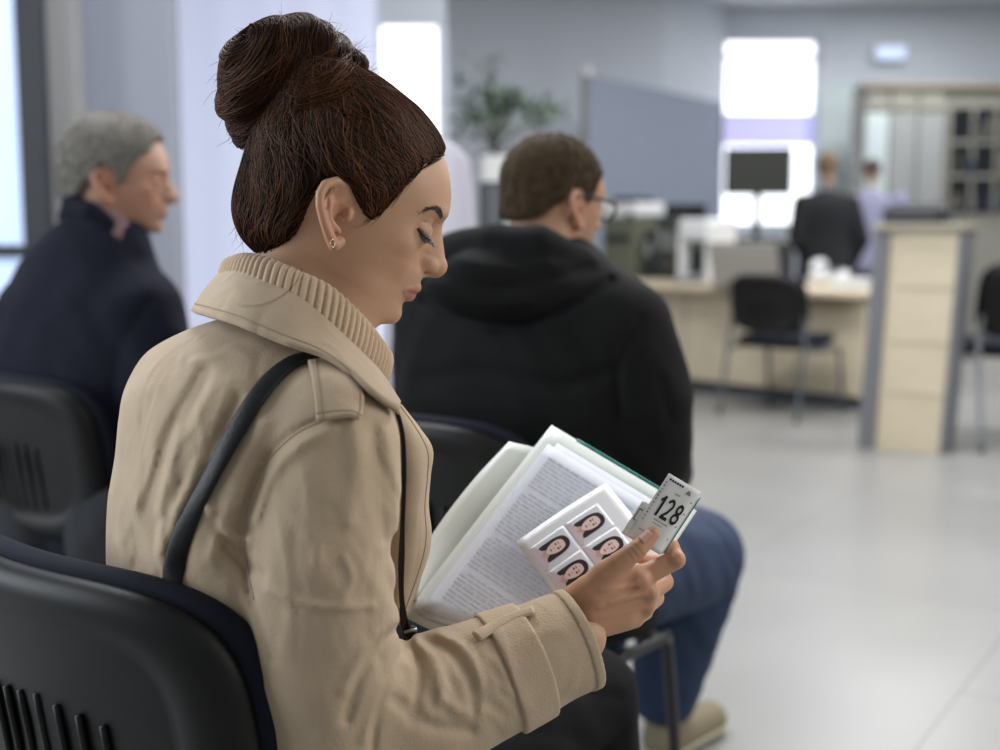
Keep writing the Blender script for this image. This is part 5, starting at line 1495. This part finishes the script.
# --- shoulder bag: strap over the right shoulder, bag on her lap
bag = empty('shoulder_bag', tuple(FW.world(FW.pt(425, 800, 70))), 0, 'black leather shoulder bag with its strap over the beige trench coat', 'bag')
S = np.array([(168, 640), (171, 600), (173, 572), (179, 545), (192, 512), (212, 474), (234, 434), (256, 398), (278, 372), (300, 358), (320, 357)], float)
S1 = crom(S, 5); P1, k1 = hit(coat_sdf, FW, S1, off=3.2)
P1[:8] = P1[8]  + (FW.pts(np.c_[S1[:8], np.full(8, k1[8])]) - FW.pts([(S1[8][0], S1[8][1], k1[8])]))
N1 = grad(coat_sdf, P1, 3)
over = FW.pts([(338, 360, -98), (352, 368, -96), (367, 378, -96), (383, 391, -96), (395, 408, -96), (402, 430, -96), (404, 458, -94), (404, 488, -90), (403, 515, -84), (402, 545, -72), (401, 590, -44), (406, 630, 2), (414, 655, 30)])
P2 = crom(over, 5); P2[:18] = project(coat_sdf, P2[:18], 4, 3.0); N2 = grad(coat_sdf, P2, 3)
PP = np.concatenate([P1, P2]); 
for _ in range(3): PP[1:-1] = .25 * PP[:-2] + .5 * PP[1:-1] + .25 * PP[2:]
NN = np.concatenate([N1, N2]); 
for _ in range(6): NN[1:-1] = .25 * NN[:-2] + .5 * NN[1:-1] + .25 * NN[2:]
R_ = np.interp(np.linspace(0, 1, len(PP)), [0, .15, .35, .5, .6, 1], [10.5, 10.2, 9.4, 8.2, 5.5, 5.0])
V_, F_ = tube_geo(PP, R_, 14, True, (NN, .36)); meshobj('strap', FW.world(V_), F_, M_black_leather, bag)
def bagf(P):
    q = np.abs(P - FW.pt(428, 765, 88).astype(np.float32)) - np.array([52, 70, 22], np.float32)
    return L2(np.maximum(q, 0)) + np.minimum(q.max(1), 0) - 14
c1, c2 = FW.pt(340, 900, 40), FW.pt(520, 640, 140)
V, Q = sdf_mesh(folds(bagf, FW, [], 1.5), np.minimum(c1, c2) - 10, np.maximum(c1, c2) + 10, 4, 1); Vw = FW.world(V); meshobj('bag_body', Vw, orient(Vw, Q), M_black_leather, bag)
bk = FW.pts([(409, 628, -2), (414, 640, 4), (418, 652, 12)])
V_, F_ = tube_geo(bk, [6.5, 6.5, 6.5], 12, True, (np.array([0, .3, -1.0]), .6)); meshobj('strap_clip', FW.world(V_), F_, mat('black_clip', srgb(30, 30, 32), .25, metal=.6), bag)
V_, F_ = tube_geo(FW.pts([(404, 632, -8), (417, 629, -8)]), 1.8, 8); meshobj('clip_pin', FW.world(V_), F_, M_alu, bag)
# ================================================================ the other people
def hair_poly(front=80, low=-32):
    return np.array([(front, 88), (66, 68), (48, 52), (34, 30), (26, 6), (14, 2), (10, 22), (-2, 34), (-20, 33), (-32, 14), (-42, 2), (-62, low + 12), (-95, low - 4), (-150, 0), (-140, 160), (60, 170), (120, 130)], float)
def short_hair(q, poly, th=4.0):
    f = ell(q, (-6, 0, 45), (100 + th, 75 + th, 86 + th)); f = smin(f, ell(q, (-48, 0, -12), (52 + th, 56 + th, 54 + th)), 20)
    x, y, z = q[:, 0], q[:, 1], q[:, 2]
    f = f + .8 * np.sin(x * .35 + z * .2) * np.sin(z * .4 - y * .3)
    return smax(f, poly_sd(x, z, poly), 6)
def make_man(fr, head, opts, torso, arms, legs, base, label, skin, hairc, jacket_m, trouser_m, shoe_m, hood=None, extra_jacket=None, hpoly=None, hth=4.0, vox=(1.9, 3.2), box=None, shoe_dir=52, neck=None, hname='short_hair'):
    nk = [head.inv(fr.pts(neck[0])), neck[1]]; o = dict(opts); o['neck'] = nk
    hf = lambda P: head_sdf(head.inv(P), o)
    sc_ = head.s
    W_T = make_torso(torso, fr)
    def jk(P):
        f = W_T(P)
        for pts, rs in arms: f = smin(f, chain(P, fr.pts(pts), rs), 20)
        if extra_jacket: f = extra_jacket(P, f)
        return f
    def lg(P):
        f = None
        for pts, rs in legs:
            g = chain(P, fr.pts(pts), rs); f = g if f is None else smin(f, g, 10)
        return f
    ctr = head.fwd([(0, 0, 20)])[0]; r = 165 * sc_
    lo, hi = ctr - r, ctr + r; lo[1] -= 20 * sc_
    V, Q = sdf_mesh(hf, lo, hi, vox[0] * sc_, 1)
    C = skin_cols(head.inv(V), skin, np.array(skin) * np.array([.85, .62, .6]), o); Vw = fr.world(V); Q = orient(Vw, Q)
    # body under the clothes
    cs = np.array([fr.pt(box[i][0], box[j][1], box[k][2]) for i in (0, 1) for j in (0, 1) for k in (0, 1)]); b0, b1 = cs.min(0), cs.max(0); b0[1] = max(b0[1], -CAMH / fr.s + 20)
    under = lambda P: np.minimum(np.minimum(W_T(P) + 12, lg(P) + 9), np.minimum.reduce([chain(P, fr.pts(p), [x - 9 for x in r_]) for p, r_ in arms]))
    V2, Q2 = sdf_mesh(under, b0, b1, 7, 1); V2w = fr.world(V2)
    # hands resting at the ends of the arms
    Vh, Qh, n = [Vw, V2w], [Q, orient(V2w, Q2) + len(Vw)], len(Vw) + len(V2w)
    for pts, rs in arms:
        a, b = fr.pt(*pts[-2]), fr.pt(*pts[-1]); d = (b - a) / np.linalg.norm(b - a); dn = np.array([0, -1.0, 0]); sd = np.cross(d, dn); sd /= np.linalg.norm(sd); up = np.cross(sd, d)
        hl = rs[-1] * 1.0
        def hnd(P):
            f = cone(P, b - d * hl * .4, b + d * hl * .9, hl * .62, hl * .62)
            for i in range(4):
                s0 = b + d * hl * 1.0 + sd * (i - 1.5) * hl * .38; s1 = s0 + d * hl * (.75, .85, .8, .6)[i] + dn * hl * .25; s2 = s1 + d * hl * .3 + dn * hl * .5
                f = smin(f, chain(P, [s0, s1, s2], [hl * .24, hl * .21, hl * .18]), hl * .12)
            t0 = b + sd * hl * .55; t1 = t0 + d * hl * .7 + sd * hl * .4; return smin(f, chain(P, [t0, t1, t1 + d * hl * .5], [hl * .3, hl * .24, hl * .2]), hl * .15)
        V3, Q3 = sdf_mesh(hnd, b - hl * 3.2, b + hl * 3.2, hl / 9, 1); V3w = fr.world(V3); Vh.append(V3w); Qh.append(orient(V3w, Q3) + n); n += len(V3w)
    Cc = np.concatenate([C, np.tile(np.array(skin), (n - len(C), 1))])
    p = meshobj('person', np.concatenate(Vh) - np.array(base), np.concatenate(Qh), M_skin, None, True, cols=Cc); p.location = base; tag(p, label, 'person')
    # hair
    poly = hpoly if hpoly is not None else hair_poly()
    hh = lambda P: short_hair(head.inv(P), poly, hth) * sc_
    V, Q = sdf_mesh(hh, ctr - r, ctr + r, vox[0] * sc_, 0); Vw = fr.world(V); ho = meshobj(hname, Vw, orient(Vw, Q), mat('hair_base_%s' % hname, tuple(np.array(hairc) * .55), .75, bump=.6, bscale=160, spec=.15), p)
    rng = np.random.default_rng(3); S = V[rng.integers(0, len(V), 2600)].astype(np.float32)
    crown = head.fwd([(-40, 0, 130)])[0]; down = head.fwd([(30, 0, -120)])[0] - head.fwd([(0, 0, 0)])[0]
    fld = lambda P, i: unit(unit(P - crown) + .5 * unit(down[None]) + rng.normal(0, .22, P.shape))
    T = trace(hh, S, fld, 5, 2.6 * sc_, .4 * sc_, .1, rng)
    T = T + np.linspace(0, 1, T.shape[1])[None, :, None] * grad(hh, T[:, 0].astype(np.float32))[:, None] * rng.uniform(.5, 3.4, (len(T), 1, 1)) * sc_
    Vs, Fs, ow = strands_geo(list(T), rng.uniform(.5, .9, len(T)) * sc_)
    cols = np.array(hairc)[None] * rng.uniform(.5, 1.35, (len(T), 1)); meshobj('hair_strands', fr.world(Vs), Fs, M_hair, ho, True, cols=cols[ow])
    # jacket, trousers, shoes
    jf = folds(jk, fr, hood or [], 1.0, 1e9, 1.6)
    V, Q = sdf_mesh(jf, b0, b1, vox[1], 1); Vw = fr.world(V); jo = meshobj('jacket', Vw, orient(Vw, Q), jacket_m, p)
    V, Q = sdf_mesh(folds(lg, fr, [], 1.2, 1e9, 2.0), b0 - 10, b1 + 10, vox[1] * 1.3, 1); Vw = fr.world(V); meshobj('trousers', Vw, orient(Vw, Q), trouser_m, p)
    gy = -CAMH / fr.s; fd = np.array([math.cos(math.radians(shoe_dir)), 0, math.sin(math.radians(shoe_dir))]); un = .1 / fr.s
    for pts, rs in legs:
        a = fr.pt(*pts[-1])
        hl = np.array([a[0], gy + un * .42, a[2]]); toe = hl + fd * un * 1.75; toe[1] = gy + un * .34
        def up_(P): return smax(smin(smin(cone(P, hl, toe, un * .44, un * .38), cone(P, hl + fd * un * .3 + np.array([0, un * .35, 0]), np.array([a[0], gy + un * 1.0, a[2]]), un * .44, un * .40), un * .3), cone(P, hl, toe + fd * un * .1, un * .42, un * .40), un * .1), gy + un * .16 - P[:, 1], 1)
        def so_(P): return smax(smax(cone(P, hl, toe + fd * un * .06, un * .50, un * .46), P[:, 1] - gy - un * .27, 1), gy + .3 - P[:, 1], 1)
        l_, h_ = np.minimum(hl, toe) - un, np.maximum(hl, toe) + un * 1.4
        V, Q = sdf_mesh(up_, l_, h_, un * .06, 1); Vw = fr.world(V); so = meshobj('shoe', Vw, orient(Vw, Q), shoe_m[0], p)
        V, Q = sdf_mesh(so_, l_, h_, un * .06, 1); Vw = fr.world(V); meshobj('sole', Vw, orient(Vw, Q), shoe_m[1], so)
    return p, hf, jo
M_blackjacket = mat('black_softshell', srgb(17, 17, 17), .85, bump=.3, bscale=300, spec=.2)
M_navy = mat('navy_wool', srgb(17, 19, 32), .92, bump=.4, bscale=260, spec=.25)
M_jeans = mat('blue_denim', srgb(32, 50, 80), .85, bump=.4, bscale=420, var=.3, vscale=9)
M_darkcloth = mat('dark_trousers', srgb(24, 25, 30), .9)
M_sneaker = mat('beige_suede', srgb(126, 115, 93), .85, bump=.3, bscale=200); M_sole = mat('cream_rubber', srgb(176, 168, 146), .7)
M_blackshoe = mat('black_shoe', srgb(22, 22, 23), .4)

# --- man in the black hooded jacket
F2 = Frame(2.12)
H2 = HeadPose(F2.pt(552, 209, 20), 8, 38, 0, .562)
def hoodf(P, f):
    f = smin(f, chain(P, F2.pts([(428, 262, 30), (452, 250, -20), (492, 244, -52), (538, 247, -62), (578, 262, -44), (602, 284, 0)]), [14, 18, 20, 20, 17, 10]), 14)
    f = smin(f, ell(P, F2.pt(500, 288, -62), (72, 36, 26)), 12)
    return f
hood_lines = [([(424, 300), (470, 322), (520, 326), (570, 306), (610, 280)], 5, 4.5), ([(440, 272), (490, 288), (545, 280), (590, 268)], 6, 3), ([(450, 256), (500, 268), (550, 262)], 5, -2), ([(430, 285), (480, 305), (530, 302)], 6, -2.5), ([(640, 320), (620, 360), (618, 420)], 6, 2.5), ([(420, 380), (480, 372), (560, 385), (610, 372)], 9, 1.8), ([(660, 380), (670, 420)], 5, 2)]
man2, hf2, jo2 = make_man(F2, H2, dict(beard=np.array((.12, .09, .07)), lipw=.5, skull=82), 
    [(538, 238, 14, 52, 48, 45), (522, 262, 16, 98, 66, 48), (520, 292, 24, 136, 76, 52), (522, 345, 36, 154, 80, 52), (522, 420, 54, 154, 82, 52), (520, 510, 76, 154, 86, 52), (524, 610, 96, 156, 92, 52)],
    [([(626, 330, -38), (650, 400, -36), (651, 456, -10), (660, 470, 80), (650, 468, 150)], [46, 42, 40, 34, 26]), ([(440, 320, 110), (430, 400, 170), (470, 470, 190), (560, 480, 200)], [46, 42, 36, 26])],
    [([(575, 575, 70), (693, 558, 310), (664, 692, 345)], [74, 64, 44]), ([(500, 572, 150), (600, 556, 420), (590, 680, 470)], [74, 58, 40])],
    (.2, 2.15, 0), 'seated man in a black hooded jacket and glasses seen from behind', (.46, .25, .155), srgb(92, 75, 56), M_blackjacket, M_jeans, (M_sneaker, M_sole), hood_lines, hoodf, hair_poly(84, -30), 3.5, (1.9, 2.4), ((380, 760, -140), (780, 225, 560)), 48, ([(552, 222, 8), (540, 262, 4)], [52, 56]))
# glasses
def glasses():
    mg = mat('glasses_black', srgb(20, 20, 22), .3)
    g = None
    Vs, Fs, n = [], [], 0
    def add(P, r, closed=False):
        nonlocal n
        V, F = tube_geo(P, r, 8, True, None, closed); Vs.append(V); Fs.extend([tuple(i + n for i in f) for f in F]); n += len(V)
    for s in (-1, 1):
        t = np.linspace(0, 2 * math.pi, 30, endpoint=False)
        ring = np.stack([104 - 10 * np.abs(np.cos(t)) * (np.cos(t) * s > 0), s * (31 + 25 * np.cos(t)), 14 + 19 * np.sin(t)], 1)
        add(H2.fwd(ring), 1.5, True)
        add(H2.fwd(crom([(95, s * 57, 22), (60, s * 69, 24), (10, s * 77, 24), (-18, s * 80, 18), (-28, s * 78, 4)], 5)), 1.6)
    add(H2.fwd([(106, -8, 18), (109, 0, 21), (106, 8, 18)]), 1.4)
    o = meshobj('glasses', F2.world(np.concatenate(Vs)), Fs, mg, man2, True)
    V, F = [], []
    for s in (-1, 1):
        t = np.linspace(0, 2 * math.pi, 24, endpoint=False); n = len(V)
        V += list(H2.fwd(np.stack([102 - 9 * np.abs(np.cos(t)) * (np.cos(t) * s > 0), s * (31 + 24 * np.cos(t)), 14 + 18 * np.sin(t)], 1))); F.append(tuple(range(n, n + 24)))
    meshobj('lenses', F2.world(np.array(V)), F, mat('lens_glass', (.9, .95, 1), .05, trans=1.0, alpha=.25), o, False)
glasses()

# --- grey-haired man in navy
F3 = Frame(2.56)
H3 = HeadPose(F3.pt(116, 185, 40), 5, 8, 0, .53)
def collarf(P, f):
    return smin(f, chain(P, F3.pts([(66, 218, 62), (72, 206, 14), (90, 211, -8), (106, 222, -4), (116, 238, 8)]), [9, 10, 10, 8, 5]), 6)
man3, hf3, jo3 = make_man(F3, H3, dict(lipw=.4, skull=82, jaw=3),
    [(103, 218, 38, 40, 38, 40), (94, 238, 42, 64, 50, 46), (88, 264, 50, 86, 58, 50), (86, 310, 60, 112, 70, 52), (80, 400, 80, 128, 74, 52), (80, 500, 105, 130, 78, 52), (84, 590, 120, 132, 84, 52)],
    [([(144, 308, 0), (162, 370, 0), (168, 430, 20), (186, 446, 90), (180, 440, 150)], [36, 36, 33, 28, 22]), ([(34, 318, 96), (0, 375, 136), (40, 440, 170), (110, 455, 190)], [34, 34, 30, 22])],
    [([(130, 540, 0), (222, 520, 280), (212, 640, 330)], [62, 50, 36]), ([(50, 540, 80), (130, 520, 360), (128, 630, 400)], [62, 50, 36])],
    (-.86, 2.75, 0), 'seated grey haired man in a navy jacket at the far left', (.44, .235, .16), srgb(148, 143, 135), M_navy, M_darkcloth, (M_blackshoe, M_blackshoe), [([(150, 300), (120, 350), (112, 420)], 6, 3), ([(60, 250), (50, 320), (56, 390)], 9, 2), ([(176, 340), (150, 372)], 6, 2.5)], collarf, hair_poly(72, -36), 10.0, (1.9, 2.4), ((-70, 700, -120), (300, 195, 480)), 52, ([(110, 196, 40), (104, 240, 40)], [58, 64]), 'grey_hair')
# checked shirt collar
G = [F3.pts([(98, 205, 2), (118, 214, 4), (136, 232, 22), (142, 243, 46)]), F3.pts([(98, 226, -6), (120, 240, -6), (138, 256, 12), (144, 262, 46)])]
V_, F_ = sheet_geo(G, (4, 6), 2.5); meshobj('shirt_collar', F3.world(V_), F_, mat('mauve_check_cotton', srgb(128, 100, 104), .85, var=.35, vscale=60), man3)

# --- clerk in the dark suit behind the counter, far back
def far_person(fr, top, opts, label, skin, hairc, jm, tm, base_uv, arms, yaw=75, shirt=None):
    u, v, s = top
    hd = HeadPose(fr.pt(u, v, 0), 12, yaw, 0, s)
    neck = ([(u, v + 9 * s / .115 * 1.0, 0), (u, v + 24 * s / .115, 0)], [48, 52])
    o = dict(opts); o['neck'] = (hd.inv(fr.pts(neck[0])), neck[1])
    gy = -CAMH / fr.s; k = s / .115
    tor = make_torso([(u, v + 19 * k, 0, 8 * k, 7 * k, yaw), (u - 1, v + 27 * k, 0, 22 * k, 10 * k, yaw), (u - 2, v + 40 * k, 0, 27 * k, 13 * k, yaw), (u - 2, v + 70 * k, 0, 24 * k, 12 * k, yaw), (u - 2, v + 100 * k, 0, 26 * k, 14 * k, yaw), (u - 2, v + 122 * k, 0, 25 * k, 14 * k, yaw)], fr)
    hf = lambda P: head_sdf(hd.inv(P), o) * s
    ctr = hd.fwd([(0, 0, 20)])[0]
    V, Q = sdf_mesh(hf, ctr - 165 * s, ctr + 165 * s, 3.2 * s, 1); Vw = fr.world(V)
    C = skin_cols(hd.inv(V), skin, np.array(skin) * .8, o)
    legs = [[(u - 12 * k, v + 110 * k, 0), (u - 12 * k, v + 165 * k, 0)], [(u + 10 * k, v + 110 * k, 0), (u + 10 * k, v + 165 * k, 0)]]
    bodyu = lambda P: np.minimum(tor(P) + 2, np.minimum.reduce([chain(P, fr.pts(a), [6 * k, 5 * k, 3.6 * k]) for a in arms]))
    b0, b1 = fr.pt(u - 60 * k, v + 240 * k, -40), fr.pt(u + 60 * k, v - 20, 40); l_, h_ = np.minimum(b0, b1) - 5, np.maximum(b0, b1) + 5; l_[1] = gy
    V2, Q2 = sdf_mesh(bodyu, l_, h_, 1.4 * k, 1); V2w = fr.world(V2)
    base = fr.world(fr.pt(u, v + 60, 0)); base[2] = 0
    p = meshobj('person', np.concatenate([Vw, V2w]) - base, np.concatenate([orient(Vw, Q), orient(V2w, Q2) + len(Vw)]), M_skin, None, True, cols=np.concatenate([C, np.tile(np.array(skin), (len(V2w), 1))])); p.location = base; tag(p, label, 'person')
    hh = lambda P: short_hair(hd.inv(P), hair_poly(80, -30), 8) * s
    V, Q = sdf_mesh(hh, ctr - 165 * s, ctr + 165 * s, 3.2 * s, 1); Vw = fr.world(V); meshobj('hair', Vw, orient(Vw, Q), mat('far_hair_' + str(round(hairc[0], 3)), hairc, .7), p)
    jk = lambda P: smin(tor(P), np.minimum.reduce([chain(P, fr.pts(a), [9 * k, 8 * k, 6 * k]) for a in arms]), 4)
    V, Q = sdf_mesh(jk, l_, h_, 1.3 * k, 1); Vw = fr.world(V); meshobj('jacket', Vw, orient(Vw, Q), jm, p)
    def lg(P):
        f = None
        for a, b in legs:
            A = fr.pt(*a); B = np.array([A[0], gy + 8 * k, A[2]]); g = cone(P, A, B, 12 * k, 7 * k); f = g if f is None else smin(f, g, 3)
        return smax(f, gy + 3 * k - P[:, 1], 1)
    V, Q = sdf_mesh(lg, l_, h_, 1.6 * k, 1); Vw = fr.world(V); meshobj('trousers', Vw, orient(Vw, Q), tm, p)
    for a, b in legs:
        A = fr.pt(*a); fd = np.array([math.cos(math.radians(yaw)), 0, math.sin(math.radians(yaw))]); hl = np.array([A[0], gy + 5 * k, A[2]])
        sf = lambda P: smax(cone(P, hl, hl + fd * 22 * k, 6 * k, 5 * k), gy + .2 - P[:, 1], 1)
        V, Q = sdf_mesh(sf, hl - 30 * k, hl + 30 * k, 1.4 * k, 1); Vw = fr.world(V); meshobj('shoe', Vw, orient(Vw, Q), M_blackshoe, p)
    return p
F4 = Frame(10.1)
far_person(F4, (827, 168, .118), dict(skull=82, lipw=.3), 'standing person in a dark suit seen from behind beyond the counter', (.42, .25, .17), srgb(104, 84, 58), mat('dark_suit', srgb(18, 19, 20), .85), M_darkcloth, None,
    [[(802, 203, 2), (796, 238, 0), (812, 262, 10)], [(851, 203, -2), (862, 240, -4), (848, 268, 8)]])
F5 = Frame(11.3)
far_person(F5, (872, 172, .098), dict(skull=82, lipw=.3), 'person in a pale lilac top half hidden by the tall end panel', (.42, .25, .18), srgb(74, 64, 56), mat('lilac_cotton', srgb(146, 146, 172), .85), M_darkcloth, None,
    [[(860, 200, 2), (856, 232, 0), (862, 250, 10)], [(900, 200, -2), (904, 235, -4), (895, 255, 8)]], 100)
CH_F = np.array([math.sin(-RZ), math.cos(-RZ)])
chair_w = chair((-.269, 1.340, 0), RZ, 'black shell visitor chair the woman in the trench coat sits on', 'visitor chairs')
chair_m = chair((-.002, 2.22, 0), RZ, 'black visitor chair under the man in the hooded jacket', 'visitor chairs')
chair_o = chair((-.855, 2.755, 0), RZ, 'black visitor chair under the grey haired man in navy', 'visitor chairs')
# ================================================================ camera, light, view
cam = bpy.data.cameras.new('camera'); cam.sensor_width = 36; cam.lens = FPX * 36 / 1000; cam.clip_start = .02; cam.clip_end = 200
co = bpy.data.objects.new('camera', cam); COL.objects.link(co); co.location = (0, 0, CAMH); co.rotation_euler = (math.pi / 2 - PITCH, 0, 0)
cam.dof.use_dof = True; cam.dof.focus_distance = 1.20; cam.dof.aperture_fstop = 2.9; cam.dof.aperture_blades = 0
sc = bpy.context.scene; sc.camera = co
w = bpy.data.worlds.new('world'); sc.world = w; w.use_nodes = True
bg = w.node_tree.nodes['Background']; bg.inputs[0].default_value = (.86, .93, 1.0, 1); bg.inputs[1].default_value = .30
def area(name, loc, size, power, col, rot):
    l = bpy.data.lights.new(name, 'AREA'); l.shape = 'RECTANGLE'; l.size, l.size_y = size; l.energy = power; l.color = col
    o = bpy.data.objects.new(name, l); COL.objects.link(o); o.location = loc; o.rotation_euler = rot; return o
for i, (x, y, pw) in enumerate([(-.8, 3.4, 85), (2.2, 3.4, 75), (1.2, 6.2, 75), (3.6, 6.2, 70), (3.0, 9.6, 62), (5.6, 9.6, 62), (4.2, 12.2, 50)]):
    area('ceiling_lamp', (x, y, CEIL - .04), (1.2, .6), pw, (.97, .975, 1.0), (0, 0, 0))
# tall windows of the hall: left behind the waiting rows
area('window_daylight', (-3.2, 1.2, 2.0), (3.0, 2.4), 110, (.86, .93, 1.0), (0, math.radians(-90), 0))
area('added_face_key', (3.1, .7, 2.2), (2.4, 2.0), 62, (1.0, .97, .93), (0, math.radians(68), math.radians(8)))  # unseen warm key added at the right to model her face
vs = sc.view_settings; vs.view_transform = 'Standard'; vs.look = 'None'; vs.gamma = 1.0; vs.use_curve_mapping = False; vs.exposure = 0.18
try:
    sc.cycles.use_denoising = True; sc.cycles.max_bounces = 6; sc.cycles.caustics_reflective = False; sc.cycles.caustics_refractive = False
except Exception: pass
